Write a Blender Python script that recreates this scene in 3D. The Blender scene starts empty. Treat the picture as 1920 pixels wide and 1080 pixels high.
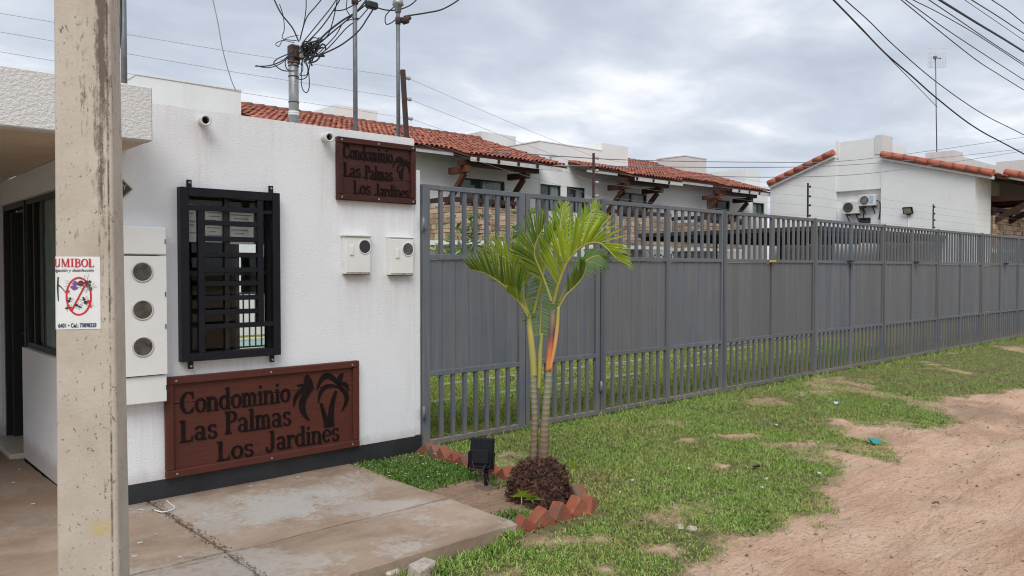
import bpy, math, random
import numpy as np
from mathutils import Vector, Matrix
random.seed(7); rng = np.random.default_rng(7)
R = math.radians; PI = math.pi
scene = bpy.context.scene
scene.cycles.filter_width = 1.1
# ---------------------------------------------------------------- camera
F = 1480.0
cam_d = bpy.data.cameras.new('camera'); cam = bpy.data.objects.new('camera', cam_d)
scene.collection.objects.link(cam); scene.camera = cam
cam_d.sensor_width = 36; cam_d.lens = 36 * F / 1920; cam_d.clip_end = 1500; cam_d.clip_start = .05
CAM = Vector((0, -5.715, 1.6)); cam.location = CAM
PITCH = math.atan(35 / F); HEAD = R(47.9)
cam.rotation_euler = (PI/2 - PITCH, 0, HEAD - PI/2)
CR = cam.rotation_euler.to_matrix()
# ---------------------------------------------------------------- sky, sun, exposure
SUN_EL, SUN_AZ = 48, 226          # azimuth: direction towards the sun measured from +x
world = bpy.data.worlds.new('World'); scene.world = world; world.use_nodes = True
wn = world.node_tree.nodes; wl = world.node_tree.links
bg = wn['Background']; bg.inputs['Strength'].default_value = .1
sky = wn.new('ShaderNodeTexSky'); sky.sky_type = 'NISHITA'; sky.sun_disc = False
sky.sun_elevation = R(SUN_EL); sky.sun_rotation = R(90 - SUN_AZ); sky.air_density = 1; sky.dust_density = 2
tc = wn.new('ShaderNodeTexCoord'); sep = wn.new('ShaderNodeSeparateXYZ'); wl.new(tc.outputs['Generated'], sep.inputs[0])
def wmath(op, a, b=None):
    n = wn.new('ShaderNodeMath'); n.operation = op
    for i, v in enumerate((a, b)):
        if v is None: continue
        if isinstance(v, (int, float)): n.inputs[i].default_value = v
        else: wl.new(v, n.inputs[i])
    return n.outputs[0]
zz = wmath('ADD', wmath('MAXIMUM', sep.outputs[2], 0.0), .16)
cmb = wn.new('ShaderNodeCombineXYZ')
wl.new(wmath('DIVIDE', sep.outputs[0], zz), cmb.inputs[0]); wl.new(wmath('DIVIDE', sep.outputs[1], zz), cmb.inputs[1])
def wnoise(scale, det, rough, dist, off):
    m = wn.new('ShaderNodeMapping'); m.inputs['Location'].default_value = off; m.inputs['Rotation'].default_value = (0, 0, .5); m.inputs['Scale'].default_value = (1, 1.25, 1)
    wl.new(cmb.outputs[0], m.inputs[0])
    n = wn.new('ShaderNodeTexNoise'); n.inputs['Scale'].default_value = scale; n.inputs['Detail'].default_value = det
    n.inputs['Roughness'].default_value = rough; n.inputs['Distortion'].default_value = dist; wl.new(m.outputs[0], n.inputs[0]); return n.outputs['Fac']
n1 = wnoise(.9, 5, .5, .25, (3.1, 1.7, 0)); n2 = wnoise(2.7, 8, .55, .3, (8, 2, 0))
mixn = wmath('ADD', wmath('MULTIPLY', n1, .62), wmath('MULTIPLY', n2, .38))
cr = wn.new('ShaderNodeValToRGB'); wl.new(mixn, cr.inputs[0])
e = cr.color_ramp.elements
e[0].position = .36; e[0].color = (.43, .475, .55, 1)
e[1].position = .64; e[1].color = (.86, .875, .90, 1)
x = cr.color_ramp.elements.new(.46); x.color = (.515, .56, .64, 1)
x = cr.color_ramp.elements.new(.55); x.color = (.625, .67, .74, 1)
mul = wn.new('ShaderNodeMixRGB'); mul.blend_type = 'MULTIPLY'; mul.inputs[0].default_value = 1
wl.new(cr.outputs[0], mul.inputs[1]); mul.inputs[2].default_value = (7.6, 7.58, 7.6, 1)
mx = wn.new('ShaderNodeMixRGB'); mx.inputs[0].default_value = .93
wl.new(sky.outputs[0], mx.inputs[1]); wl.new(mul.outputs[0], mx.inputs[2]); wl.new(mx.outputs[0], bg.inputs[0])
sun_d = bpy.data.lights.new('sun', 'SUN'); sun = bpy.data.objects.new('sun', sun_d); scene.collection.objects.link(sun)
sun_d.energy = 1.5; sun_d.angle = R(35); sun_d.color = (1, .965, .91)
sdir = Vector((math.cos(R(SUN_EL))*math.cos(R(SUN_AZ)), math.cos(R(SUN_EL))*math.sin(R(SUN_AZ)), math.sin(R(SUN_EL))))
sun.rotation_euler = sdir.to_track_quat('Z', 'Y').to_euler(); sun.location = (0, -8, 14)
vs = scene.view_settings; vs.view_transform = 'Standard'; vs.look = 'None'; vs.exposure = .66; vs.gamma = 1; vs.use_curve_mapping = False
# ---------------------------------------------------------------- helpers
def ray(px, py):
    return CR @ Vector(((px - 960) / F, (540 - py) / F, -1))
def on_y(px, py, y): d = ray(px, py); return CAM + d * ((y - CAM.y) / d.y)
def on_x(px, py, x): d = ray(px, py); return CAM + d * ((x - CAM.x) / d.x)
def on_z(px, py, z): d = ray(px, py); return CAM + d * ((z - CAM.z) / d.z)
def at(px, py, t): return CAM + ray(px, py) * t
COL = scene.collection
WL = {}
def wloc(o):
    v = Vector((0, 0, 0))
    while o is not None: v = v + Vector(o.location); o = o.parent
    return v
def tag(o, label=None, cat=None, group=None, kind=None):
    if label: o['label'] = label
    if cat: o['category'] = cat
    if group: o['group'] = group
    if kind: o['kind'] = kind
    return o
def thing(name, label, cat, loc=(0, 0, 0), group=None):
    o = bpy.data.objects.new(name, None); COL.objects.link(o); o.location = loc; o.empty_display_size = .2
    return tag(o, label, cat, group)
class MB:
    def __init__(s): s.v = []; s.f = []; s.sm = []
    def add(s, vs, fs, sm=False):
        n = len(s.v); s.v += [tuple(v) for v in vs]; s.f += [tuple(i + n for i in f) for f in fs]; s.sm += [sm] * len(fs); return s
    def box(s, a, b, ch=0, M=None):
        a = Vector(a); b = Vector(b); lo = Vector(map(min, a, b)); hi = Vector(map(max, a, b))
        if ch <= 0:
            vs = [Vector((x, y, z)) for z in (lo.z, hi.z) for y in (lo.y, hi.y) for x in (lo.x, hi.x)]
            fs = [(0, 2, 3, 1), (4, 5, 7, 6), (0, 1, 5, 4), (2, 6, 7, 3), (0, 4, 6, 2), (1, 3, 7, 5)]
        else:
            ch = min(ch, min(hi - lo) * .45); vs = []; idx = {}
            for z in (0, 1):
                for y in (0, 1):
                    for x in (0, 1):
                        c = Vector((hi.x if x else lo.x, hi.y if y else lo.y, hi.z if z else lo.z))
                        sg = Vector((-1 if x else 1, -1 if y else 1, -1 if z else 1)) * ch
                        for ax in range(3):       # vertex on the face normal to ax
                            p = c + sg; p[ax] = c[ax]; idx[(x, y, z, ax)] = len(vs); vs.append(p)
            fs = []
            def q(*k): fs.append(tuple(idx[i] for i in k))
            for ax in range(3):
                u, w = [i for i in range(3) if i != ax]
                for sd in (0, 1):
                    ks = []
                    for (a_, b_) in ((0, 0), (1, 0), (1, 1), (0, 1)):
                        c = [0, 0, 0]; c[ax] = sd; c[u] = a_; c[w] = b_; ks.append((*c, ax))
                    flip = (sd == 1) ^ (ax == 1)
                    q(*(ks if flip else ks[::-1]))
            for ax in range(3):   # edges along ax
                u, w = [i for i in range(3) if i != ax]
                for a_ in (0, 1):
                    for b_ in (0, 1):
                        c0 = [0, 0, 0]; c0[u] = a_; c0[w] = b_; c1 = list(c0); c1[ax] = 1
                        q((*c0, u), (*c1, u), (*c1, w), (*c0, w))
            for z in (0, 1):
                for y in (0, 1):
                    for x in (0, 1): q((x, y, z, 0), (x, y, z, 1), (x, y, z, 2))
        if M is not None: vs = [M @ v for v in vs]
        return s.add(vs, fs)
    def bar(s, p, q, w, h, up=(0, 0, 1), ch=0):
        p = Vector(p); q = Vector(q); d = (q - p); L = d.length; d.normalize(); up = Vector(up)
        sx = d.cross(up).normalized(); u = sx.cross(d)
        M = Matrix((( sx.x, d.x, u.x, p.x), (sx.y, d.y, u.y, p.y), (sx.z, d.z, u.z, p.z), (0, 0, 0, 1)))
        return s.box((-w/2, 0, -h/2), (w/2, L, h/2), ch, M)
    def tube(s, pts, r, n=6, cap=True):
        pts = [Vector(p) for p in pts]; m = len(pts)
        rs = r if isinstance(r, (list, tuple)) else [r] * m
        vs = []; prev = None
        for i, p in enumerate(pts):
            t = (pts[min(i+1, m-1)] - pts[max(i-1, 0)]).normalized()
            if prev is None:
                prev = t.orthogonal().normalized()
            a = (prev - t * prev.dot(t)); a = a.normalized() if a.length > 1e-6 else t.orthogonal().normalized(); prev = a; b = t.cross(a)
            for k in range(n):
                an = 2*PI*k/n; vs.append(p + (a*math.cos(an) + b*math.sin(an)) * rs[i])
        fs = [(i*n+k, i*n+(k+1) % n, (i+1)*n+(k+1) % n, (i+1)*n+k) for i in range(m-1) for k in range(n)]
        k0 = len(s.v); s.add(vs, fs, True)
        if cap: s.f.append(tuple(k0 + k for k in range(n))[::-1]); s.f.append(tuple(k0 + (m-1)*n + k for k in range(n))); s.sm += [False, False]
        return s
    def disc(s, c, nrm, r, th, n=20, r2=None):
        c = Vector(c); nrm = Vector(nrm).normalized()
        return s.tube([c, c + nrm*th], [r, r if r2 is None else r2], n)
    def ring(s, c, nrm, r0, r1, th, n=24):
        c = Vector(c); nrm = Vector(nrm).normalized(); a = nrm.orthogonal().normalized(); b = nrm.cross(a); vs = []
        for k in range(n):
            d = a*math.cos(2*PI*k/n) + b*math.sin(2*PI*k/n)
            vs += [c + d*r0, c + d*r0 + nrm*th, c + d*r1 + nrm*th, c + d*r1]
        fs = []
        for k in range(n):
            i = 4*k; j = 4*((k+1) % n)
            for q in range(4): fs.append((i+q, i+(q+1) % 4, j+(q+1) % 4, j+q))
        return s.add(vs, fs, True)
    def poly(s, pts, nrm, th):          # flat polygon extruded along nrm
        n = len(pts); nrm = Vector(nrm); a = [Vector(p) for p in pts]; b = [p + nrm*th for p in a]
        fs = [tuple(range(n))[::-1], tuple(range(n, 2*n))] + [(i, (i+1) % n, n+(i+1) % n, n+i) for i in range(n)]
        return s.add(a + b, fs)
    def wall(s, o, ud, nd, W, H, th, holes):   # upright wall: origin o, along ud, thickness along nd (away from viewer), holes (u0,u1,z0,z1)
        o = Vector(o); ud = Vector(ud); nd = Vector(nd); up = Vector((0, 0, 1))
        us = sorted({0, W, *[h[0] for h in holes], *[h[1] for h in holes]}); zs = sorted({0, H, *[h[2] for h in holes], *[h[3] for h in holes]})
        us = [u for u in us if 0 <= u <= W]; zs = [z for z in zs if 0 <= z <= H]
        def solid(i, j):
            if not (0 <= i < len(us)-1 and 0 <= j < len(zs)-1): return False
            u = (us[i]+us[i+1])/2; z = (zs[j]+zs[j+1])/2
            return not any(h[0] < u < h[1] and h[2] < z < h[3] for h in holes)
        P = lambda u, z, k: o + ud*u + up*z + nd*(th*k)
        for i in range(len(us)-1):
            for j in range(len(zs)-1):
                if not solid(i, j): continue
                u0, u1, z0, z1 = us[i], us[i+1], zs[j], zs[j+1]
                s.add([P(u0,z0,0), P(u1,z0,0), P(u1,z1,0), P(u0,z1,0)], [(0,1,2,3)]); s.add([P(u0,z0,1), P(u1,z0,1), P(u1,z1,1), P(u0,z1,1)], [(3,2,1,0)])
                for (di, dj, e0, e1) in ((-1,0,(u0,z0),(u0,z1)), (1,0,(u1,z0),(u1,z1)), (0,-1,(u0,z0),(u1,z0)), (0,1,(u0,z1),(u1,z1))):
                    if not solid(i+di, j+dj): s.add([P(*e0,0), P(*e1,0), P(*e1,1), P(*e0,1)], [(0,1,2,3)])
        return s
    def mesh(s, name, m, off=None):
        me = bpy.data.meshes.new(name); v = s.v
        if off is not None: v = [(a-off.x, b-off.y, c-off.z) for a, b, c in v]
        me.from_pydata(v, [], s.f); me.polygons.foreach_set('use_smooth', s.sm)
        if m: me.materials.append(m)
        return me
    def obj(s, name, m, parent=None):
        o = bpy.data.objects.new(name, s.mesh(name, m, wloc(parent) if parent else None)); COL.objects.link(o); o.parent = parent; return o
    def own(s, name, m, loc):           # top-level single mesh with its own origin
        loc = Vector(loc); o = bpy.data.objects.new(name, s.mesh(name, m, loc)); COL.objects.link(o); o.location = loc; return o
def piece(name, me, parent, loc, rot=(0, 0, 0), sc=None):
    o = bpy.data.objects.new(name, me); COL.objects.link(o); o.parent = parent; o.location = Vector(loc) - wloc(parent); o.rotation_euler = rot
    if sc: o.scale = sc
    return o
def npmesh(name, V, faces_n, m, smooth=False):   # V (N,3) with consecutive groups of faces_n verts
    me = bpy.data.meshes.new(name); N = len(V); nf = N // faces_n
    me.vertices.add(N); me.vertices.foreach_set('co', np.ascontiguousarray(V, dtype=np.float32).ravel())
    me.loops.add(N); me.loops.foreach_set('vertex_index', np.arange(N, dtype=np.int32))
    me.polygons.add(nf); me.polygons.foreach_set('loop_start', np.arange(0, N, faces_n, dtype=np.int32))
    me.update(calc_edges=True); me.materials.append(m)
    o = bpy.data.objects.new(name, me); COL.objects.link(o); return o
def spline(pts, n=8):
    P = [Vector(p) for p in pts]; out = []
    for i in range(len(P)-1):
        p0 = P[max(i-1, 0)]; p1 = P[i]; p2 = P[i+1]; p3 = P[min(i+2, len(P)-1)]
        for k in range(n):
            t = k/n; out.append(.5*((2*p1) + (p2-p0)*t + (2*p0-5*p1+4*p2-p3)*t*t + (3*p1-p0-3*p2+p3)*t**3))
    return out + [P[-1]]
def vnoise(x, y, seed=0):
    x = np.asarray(x, float); y = np.asarray(y, float); xi = np.floor(x).astype(np.int64); yi = np.floor(y).astype(np.int64); fx = x-xi; fy = y-yi
    def h(a, b):
        n = (a*374761393 + b*668265263 + seed*982451653) & 0x7fffffff; n = ((n ^ (n >> 13))*1274126177) & 0x7fffffff; return ((n ^ (n >> 16)) & 0xffff)/65535.
    u = fx*fx*(3-2*fx); v = fy*fy*(3-2*fy)
    return (h(xi, yi)*(1-u)+h(xi+1, yi)*u)*(1-v) + (h(xi, yi+1)*(1-u)+h(xi+1, yi+1)*u)*v
def fbm(x, y, seed=0, o=4):
    s = 0; a = .5; f = 1
    for i in range(o): s = s + a*vnoise(x*f, y*f, seed+i*17); a *= .5; f *= 2.03
    return s/(1-.5**o)
# ---------------------------------------------------------------- materials
def M(name):
    m = bpy.data.materials.new(name); m.use_nodes = True; nt = m.node_tree; return m, nt, nt.nodes['Principled BSDF']
def lk(nt, a, b): nt.links.new(a, b)
def tex(nt, scale, det=4, rough=.55, dist=0, stretch=(1, 1, 1), loc=(0, 0, 0), kind='n'):
    g = nt.nodes.new('ShaderNodeNewGeometry'); mp = nt.nodes.new('ShaderNodeMapping'); mp.inputs['Scale'].default_value = stretch; mp.inputs['Location'].default_value = loc
    lk(nt, g.outputs['Position'], mp.inputs[0])
    if kind == 'v':
        n = nt.nodes.new('ShaderNodeTexVoronoi'); n.inputs['Scale'].default_value = scale; lk(nt, mp.outputs[0], n.inputs[0]); return n.outputs['Distance']
    n = nt.nodes.new('ShaderNodeTexNoise'); n.inputs['Scale'].default_value = scale; n.inputs['Detail'].default_value = det; n.inputs['Roughness'].default_value = rough; n.inputs['Distortion'].default_value = dist
    lk(nt, mp.outputs[0], n.inputs[0]); return n.outputs['Fac']
def ramp(nt, fac, stops):
    r = nt.nodes.new('ShaderNodeValToRGB'); lk(nt, fac, r.inputs[0]); el = r.color_ramp.elements
    while len(el) < len(stops): el.new(.5)
    for e_, (p, c) in zip(el, stops): e_.position = p; e_.color = (*c, 1) if len(c) == 3 else c
    return r.outputs[0]
def mixc(nt, fac, a, b, mode='MIX'):
    n = nt.nodes.new('ShaderNodeMixRGB'); n.blend_type = mode
    for i, v in enumerate((fac, a, b)):
        if isinstance(v, (int, float)): n.inputs[i].default_value = v
        elif isinstance(v, tuple): n.inputs[i].default_value = (*v, 1)
        else: lk(nt, v, n.inputs[i])
    return n.outputs[0]
def mth(nt, op, a, b=0.):
    n = nt.nodes.new('ShaderNodeMath'); n.operation = op
    for i, v in enumerate((a, b)):
        if isinstance(v, (int, float)): n.inputs[i].default_value = v
        else: lk(nt, v, n.inputs[i])
    return n.outputs[0]
def bump(nt, bs, h, strength, dist):
    b = nt.nodes.new('ShaderNodeBump'); b.inputs['Strength'].default_value = strength; b.inputs['Distance'].default_value = dist; lk(nt, h, b.inputs['Height'])
    lk(nt, b.outputs[0], bs.inputs['Normal']); return b
W3 = (1., 1., 1.); B3 = (0., 0., 0.)
def simple(name, c1, c2=None, scale=6, rough=.6, bsc=None, bst=.3, bd=.005, stretch=(1, 1, 1), metal=0, det=4, dirt=None, rnd=0):
    m, nt, bs = M(name); bs.inputs['Roughness'].default_value = rough; bs.inputs['Metallic'].default_value = metal
    c2 = c2 or tuple(v*.8 for v in c1)
    c = ramp(nt, tex(nt, scale, det, .6, 0, stretch), [(.32, c2), (.68, c1)])
    if dirt: c = mixc(nt, ramp(nt, tex(nt, dirt[1], 5, .65, .3, dirt[3] if len(dirt) > 3 else (1, 1, 1), (4, 7, 2)), [(dirt[2], B3), (min(dirt[2]+.22, 1), W3)]), c, dirt[0])
    if rnd:
        oi = nt.nodes.new('ShaderNodeObjectInfo'); g = nt.nodes.new('ShaderNodeNewGeometry')
        f = mth(nt, 'FRACT', mth(nt, 'ADD', oi.outputs['Random'], g.outputs['Random Per Island']))
        hv = nt.nodes.new('ShaderNodeHueSaturation'); lk(nt, c, hv.inputs['Color']); lk(nt, mth(nt, 'ADD', mth(nt, 'MULTIPLY', f, rnd), 1-rnd*.55), hv.inputs['Value']); c = hv.outputs[0]
    lk(nt, c, bs.inputs['Base Color'])
    if bsc: bump(nt, bs, tex(nt, bsc, 3, .6, 0, stretch), bst, bd)
    return m
MT = {}
def stucco(name, c, bs_scale, bst, bd, dirtc=(.5, .46, .40), dz=None):
    m, nt, bs = M(name); bs.inputs['Roughness'].default_value = .85
    col = ramp(nt, tex(nt, 1.3, 5, .6), [(.3, tuple(v*.93 for v in c)), (.7, c)])
    st = ramp(nt, tex(nt, 1.0, 6, .7, .2, (3.2, 3.2, .45), (2, 3, 1)), [(.56, B3), (.80, (.30, .30, .30))])
    col = mixc(nt, st, col, dirtc)
    if dz:   # streaks washed down below the spouts, the window and the meter boxes
        g = nt.nodes.new('ShaderNodeNewGeometry'); sp = nt.nodes.new('ShaderNodeSeparateXYZ'); lk(nt, g.outputs['Position'], sp.inputs[0]); wob = mth(nt, 'MULTIPLY', mth(nt, 'SUBTRACT', tex(nt, 3, 4, .6, 0, (1, 1, .6)), .5), .10)
        for (xc, hw, zt, L, k) in ((2.16, .05, 2.64, 1.0, .5), (3.13, .05, 2.63, 1.1, .5), (2.35, .42, .95, .35, .35), (3.42, .15, 1.55, .6, .42), (3.85, .15, 1.54, .6, .42), (3.6, .40, 2.16, .45, .3), (1.71, .17, .69, .6, .35), (3.7, .7, 2.76, .5, .25), (2.5, .8, 2.76, .4, .25)):
            bx = mth(nt, 'MINIMUM', mth(nt, 'MAXIMUM', mth(nt, 'MULTIPLY', mth(nt, 'SUBTRACT', hw+.03, mth(nt, 'ABSOLUTE', mth(nt, 'SUBTRACT', mth(nt, 'ADD', sp.outputs[0], wob), xc))), 18), 0), 1)
            bz = mth(nt, 'MULTIPLY', mth(nt, 'LESS_THAN', sp.outputs[2], zt), mth(nt, 'MAXIMUM', mth(nt, 'SUBTRACT', 1, mth(nt, 'DIVIDE', mth(nt, 'SUBTRACT', zt, sp.outputs[2]), L)), 0))
            col = mixc(nt, mth(nt, 'MULTIPLY', mth(nt, 'MULTIPLY', bx, bz), ramp(nt, tex(nt, 1, 6, .75, .1, (26, 26, 1.2), (xc, 3, 1)), [(.38, B3), (.68, (k, k, k))])), col, (.47, .40, .31))
    if dz:   # splash dirt near the ground line
        g = nt.nodes.new('ShaderNodeNewGeometry'); sp = nt.nodes.new('ShaderNodeSeparateXYZ'); lk(nt, g.outputs['Position'], sp.inputs[0])
        zf = mth(nt, 'ADD', sp.outputs[2], mth(nt, 'MULTIPLY', tex(nt, 9, 5, .7), .16)); mr = nt.nodes.new('ShaderNodeMapRange'); lk(nt, zf, mr.inputs[0])
        mr.inputs[1].default_value = dz-.02; mr.inputs[2].default_value = dz+.1; mr.inputs[3].default_value = .55; mr.inputs[4].default_value = 0
        col = mixc(nt, mr.outputs[0], col, (.33, .25, .19))
    lk(nt, col, bs.inputs['Base Color'])
    h = mth(nt, 'ADD', ramp(nt, tex(nt, bs_scale, 3, .55, .6, (1, 1, 1.35)), [(.38, B3), (.62, W3)]), mth(nt, 'MULTIPLY', tex(nt, bs_scale*3, 2), .4))
    bump(nt, bs, h, bst, bd); return m
MT['stucco'] = stucco('white_stucco', (.77, .785, .81), 72, .27, .005, dz=.20)
MT['stucco_rough'] = stucco('rough_white_stucco', (.69, .68, .67), 44, .45, .008, (.42, .38, .34))
MT['house'] = stucco('house_white_plaster', (.76, .77, .76), 8, .15, .004, (.50, .48, .44))
MT['house_old'] = stucco('weathered_parapet_plaster', (.62, .62, .60), 6, .2, .004, (.22, .21, .20))
MT['soffit'] = simple('beige_soffit', (.66, .54, .43), (.58, .46, .36), 2.5, .8, 30, .15, .003)
MT['plinth'] = simple('black_plinth_paint', (.022, .024, .028), (.012, .013, .016), 5, .6, 40, .35, .004, dirt=((.10, .08, .065), 6, .66))
MT['meter'] = simple('cream_painted_steel', (.74, .74, .72), (.69, .69, .67), 4, .45, dirt=((.5, .47, .42), 5, .62))
MT['black'] = simple('black_gloss_paint', (.008, .009, .015), (.005, .006, .009), 9, .5)
MT['black'].node_tree.nodes['Principled BSDF'].inputs['Specular IOR Level'].default_value = .25
MT['grey'] = None
def fence_paint(name, c, rv=.16):
    m, nt, bs = M(name); bs.inputs['Roughness'].default_value = .55
    col = ramp(nt, tex(nt, 3, 5, .6), [(.3, tuple(v*.86 for v in c)), (.7, c)])
    st = ramp(nt, tex(nt, 1, 6, .72, .1, (18, 18, .9)), [(.47, B3), (.66, (.5, .5, .5))])
    col = mixc(nt, st, col, (.19, .165, .14))
    gg = nt.nodes.new('ShaderNodeNewGeometry'); sx = nt.nodes.new('ShaderNodeSeparateXYZ'); lk(nt, gg.outputs['Position'], sx.inputs[0])
    mr = nt.nodes.new('ShaderNodeMapRange'); lk(nt, mth(nt, 'ADD', sx.outputs[2], mth(nt, 'MULTIPLY', tex(nt, 7, 5, .7), .35)), mr.inputs[0]); mr.inputs[1].default_value = .15; mr.inputs[2].default_value = .42; mr.inputs[3].default_value = .6; mr.inputs[4].default_value = 0
    col = mixc(nt, mr.outputs[0], col, (.23, .17, .13))
    rs = ramp(nt, tex(nt, 23, 4, .7, 0, (1, 1, .6), (3, 3, 9)), [(.66, B3), (.72, (.7, .7, .7))]); col = mixc(nt, rs, col, (.13, .06, .035))
    pn = nt.nodes.new('ShaderNodeTexWhiteNoise'); pn.noise_dimensions = '1D'; lk(nt, mth(nt, 'FLOOR', mth(nt, 'DIVIDE', mth(nt, 'SUBTRACT', sx.outputs[0], 6.46), 1.203)), pn.inputs['W'])
    col = mixc(nt, mth(nt, 'MULTIPLY', pn.outputs['Value'], .62), col, (.122, .117, .112))
    oi = nt.nodes.new('ShaderNodeObjectInfo'); hv = nt.nodes.new('ShaderNodeHueSaturation'); lk(nt, col, hv.inputs['Color'])
    lk(nt, mth(nt, 'ADD', mth(nt, 'MULTIPLY', oi.outputs['Random'], rv), 1-rv/2), hv.inputs['Value'])
    lk(nt, hv.outputs[0], bs.inputs['Base Color']); bump(nt, bs, tex(nt, 7, 3), .12, .004); return m
MT['grey'] = fence_paint('grey_fence_paint', (.103, .121, .147))
MT['post'] = fence_paint('dark_grey_post_paint', (.062, .073, .090))
MT['strip'] = fence_paint('grey_sheet_paint', (.108, .124, .148))
def wood(name, c1, c2, sc=14, stretch=(.35, 6, 6), rough=.5, bst=.35):
    m, nt, bs = M(name); bs.inputs['Roughness'].default_value = rough
    t = tex(nt, sc, 6, .65, .7, stretch); big = tex(nt, 1.7, 3)
    col = mixc(nt, ramp(nt, big, [(.35, (0, 0, 0)), (.7, (.45, .45, .45))]), ramp(nt, t, [(.3, c2), (.7, c1)]), tuple(v*.6 for v in c1))
    lk(nt, col, bs.inputs['Base Color']); bump(nt, bs, t, bst, .003); bs.inputs['Specular IOR Level'].default_value = .2; return m
MT['sign'] = wood('maroon_sign_wood', (.112, .034, .023), (.070, .022, .016))
MT['sign_dark'] = wood('dark_weathered_sign_wood', (.075, .025, .020), (.036, .014, .012))
MT['letter'] = simple('black_carved_letter', (.015, .010, .009), (.008, .006, .006), 20, .7)
MT['letter'].node_tree.nodes['Principled BSDF'].inputs['Specular IOR Level'].default_value = .08
MT['beam'] = wood('dark_beam_wood', (.075, .033, .022), (.04, .018, .013), 10, (1, 1, 1))
MT['beam_red'] = wood('red_brown_beam_wood', (.17, .065, .035), (.09, .035, .02), 10, (1, 1, 1))
MT['alu'] = simple('dark_window_frame', (.016, .017, .018), None, 5, .4)
MT['pvc'] = simple('white_pipe_plastic', (.72, .72, .70), None, 6, .4)
MT['galv'] = simple('galvanised_steel', (.36, .37, .38), (.26, .27, .28), 18, .45, metal=.5, dirt=((.16, .11, .08), 6, .68))
MT['galv_dark'] = simple('dull_galvanised_pipe', (.20, .215, .235), (.13, .14, .155), 14, .5, metal=.3)
MT['cable'] = simple('black_cable_rubber', (.016, .017, .02), None, 8, .55)
MT['wire'] = simple('steel_fence_wire', (.30, .31, .33), None, 8, .5, metal=.4)
MT['navy'] = simple('navy_cable_rubber', (.015, .02, .06), None, 8, .5)
MT['rust'] = simple('rusty_brown_steel', (.075, .035, .025), (.03, .02, .018), 20, .7)
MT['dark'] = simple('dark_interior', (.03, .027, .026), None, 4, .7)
MT['doorway_shade'] = simple('doorway_shade_paint', (.018, .022, .021), None, 4, .4)  # near-black colour standing for the unlit room behind the doorway
MT['tilefloor'] = simple('pale_floor_tile', (.55, .50, .43), None, 4, .4)
MT['porcelain'] = simple('insulator_grey', (.4, .4, .4), None, 9, .35)
MT['white'] = simple('white_paint', (.78, .78, .77), None, 5, .5)
MT['olive'] = simple('olive_interior_wall', (.38, .35, .25), None, 3, .8)
MT['paper'] = simple('white_paper', (.80, .80, .78), (.74, .74, .72), 9, .7, 12, .25, .004)
MT['ink'] = simple('black_ink', (.03, .03, .035), None, 9, .6)
MT['red'] = simple('poster_red', (.62, .02, .035), (.52, .02, .03), 60, .6)
MT['blue'] = simple('poster_blue', (.03, .035, .16), None, 60, .6)
MT['purple'] = simple('poster_purple', (.22, .08, .30), None, 60, .6)
MT['cloth'] = simple('grey_jacket_cloth', (.10, .095, .12), None, 15, .9, 60, .3)
MT['purplecloth'] = simple('purple_patterned_cloth', (.30, .16, .38), (.16, .07, .22), 40, .9)
MT['yellow'] = simple('yellow_paint', (.62, .50, .12), None, 20, .7)
MT['brick'] = simple('red_border_brick', (.33, .092, .048), (.21, .06, .035), 13, .9, 60, .7, .006, dirt=((.15, .10, .07), 7, .44), rnd=.3)
MT['soilclump'] = simple('dark_red_mulch', (.135, .062, .040), (.052, .026, .018), 24, .9, rnd=.8)
MT['leaf_litter'] = simple('dry_litter', (.22, .15, .095), (.10, .06, .04), 14, .85, rnd=.6)
MT['pebble'] = simple('pale_rubble', (.52, .47, .41), (.36, .30, .25), 25, .85, 50, .5, rnd=.3)
MT['scrap'] = simple('white_scrap', (.58, .57, .55), None, 9, .6)
MT['bluescrap'] = simple('blue_plastic_scrap', (.25, .42, .62), (.5, .6, .7), 25, .4)
MT['teal'] = simple('teal_plastic_scrap', (.02, .28, .24), None, 25, .4)
MT['stone'] = simple('tan_stone', (.50, .36, .25), (.30, .205, .14), 5, .85, 30, .5, .01, rnd=.7)
MT['mortar'] = simple('stone_mortar', (.24, .18, .13), None, 9, .9)
MT['mauve'] = simple('mauve_block', (.34, .27, .28), (.24, .19, .2), 9, .85, rnd=.35)
MT['drive'] = simple('grey_driveway', (.15, .155, .16), (.10, .105, .11), 3, .85, 40, .3)
MT['edging'] = simple('concrete_edging', (.34, .31, .25), (.22, .20, .15), 7, .85)
MT['acwhite'] = simple('ac_cream_steel', (.70, .69, .64), None, 6, .45, dirt=((.4, .37, .32), 5, .6))
MT['acgrille'] = simple('ac_grille_dark', (.06, .065, .07), None, 20, .5)
MT['label_blue'] = simple('blue_label', (.10, .30, .55), (.5, .62, .72), 9, .5)
MT['tile'] = simple('clay_roof_tile', (.43, .155, .10), (.27, .085, .058), 5, .8, 25, .4, .006, dirt=((.06, .035, .028), 4, .56), rnd=.75)
MT['tile_under'] = simple('dark_tile_underlay', (.10, .035, .025), None, 5, .9)
MT['tile_rake'] = simple('clay_rake_tile', (.46, .14, .085), (.34, .10, .062), 5, .8, 25, .4, .006, dirt=((.10, .05, .04), 3, .62), rnd=.2)
MT['capstone'] = simple('mossy_tile', (.12, .07, .055), (.30, .09, .06), 5, .9, 25, .4)
MT['fascia'] = simple('pale_eave_board', (.55, .56, .54), None, 5, .7)
MT['carpaint'] = simple('dark_blue_car_paint', (.05, .06, .075), None, 3, .25)
MT['tyre'] = simple('black_tyre', (.015, .015, .016), None, 9, .8)
MT['lamp_glass'] = simple('floodlight_lens', (.40, .38, .28), None, 9, .3)
MT['bulb'] = simple('pale_moulding', (.55, .54, .50), None, 9, .5)
MT['sand'] = simple('pool_edge', (.62, .56, .42), None, 4, .8)
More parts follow.
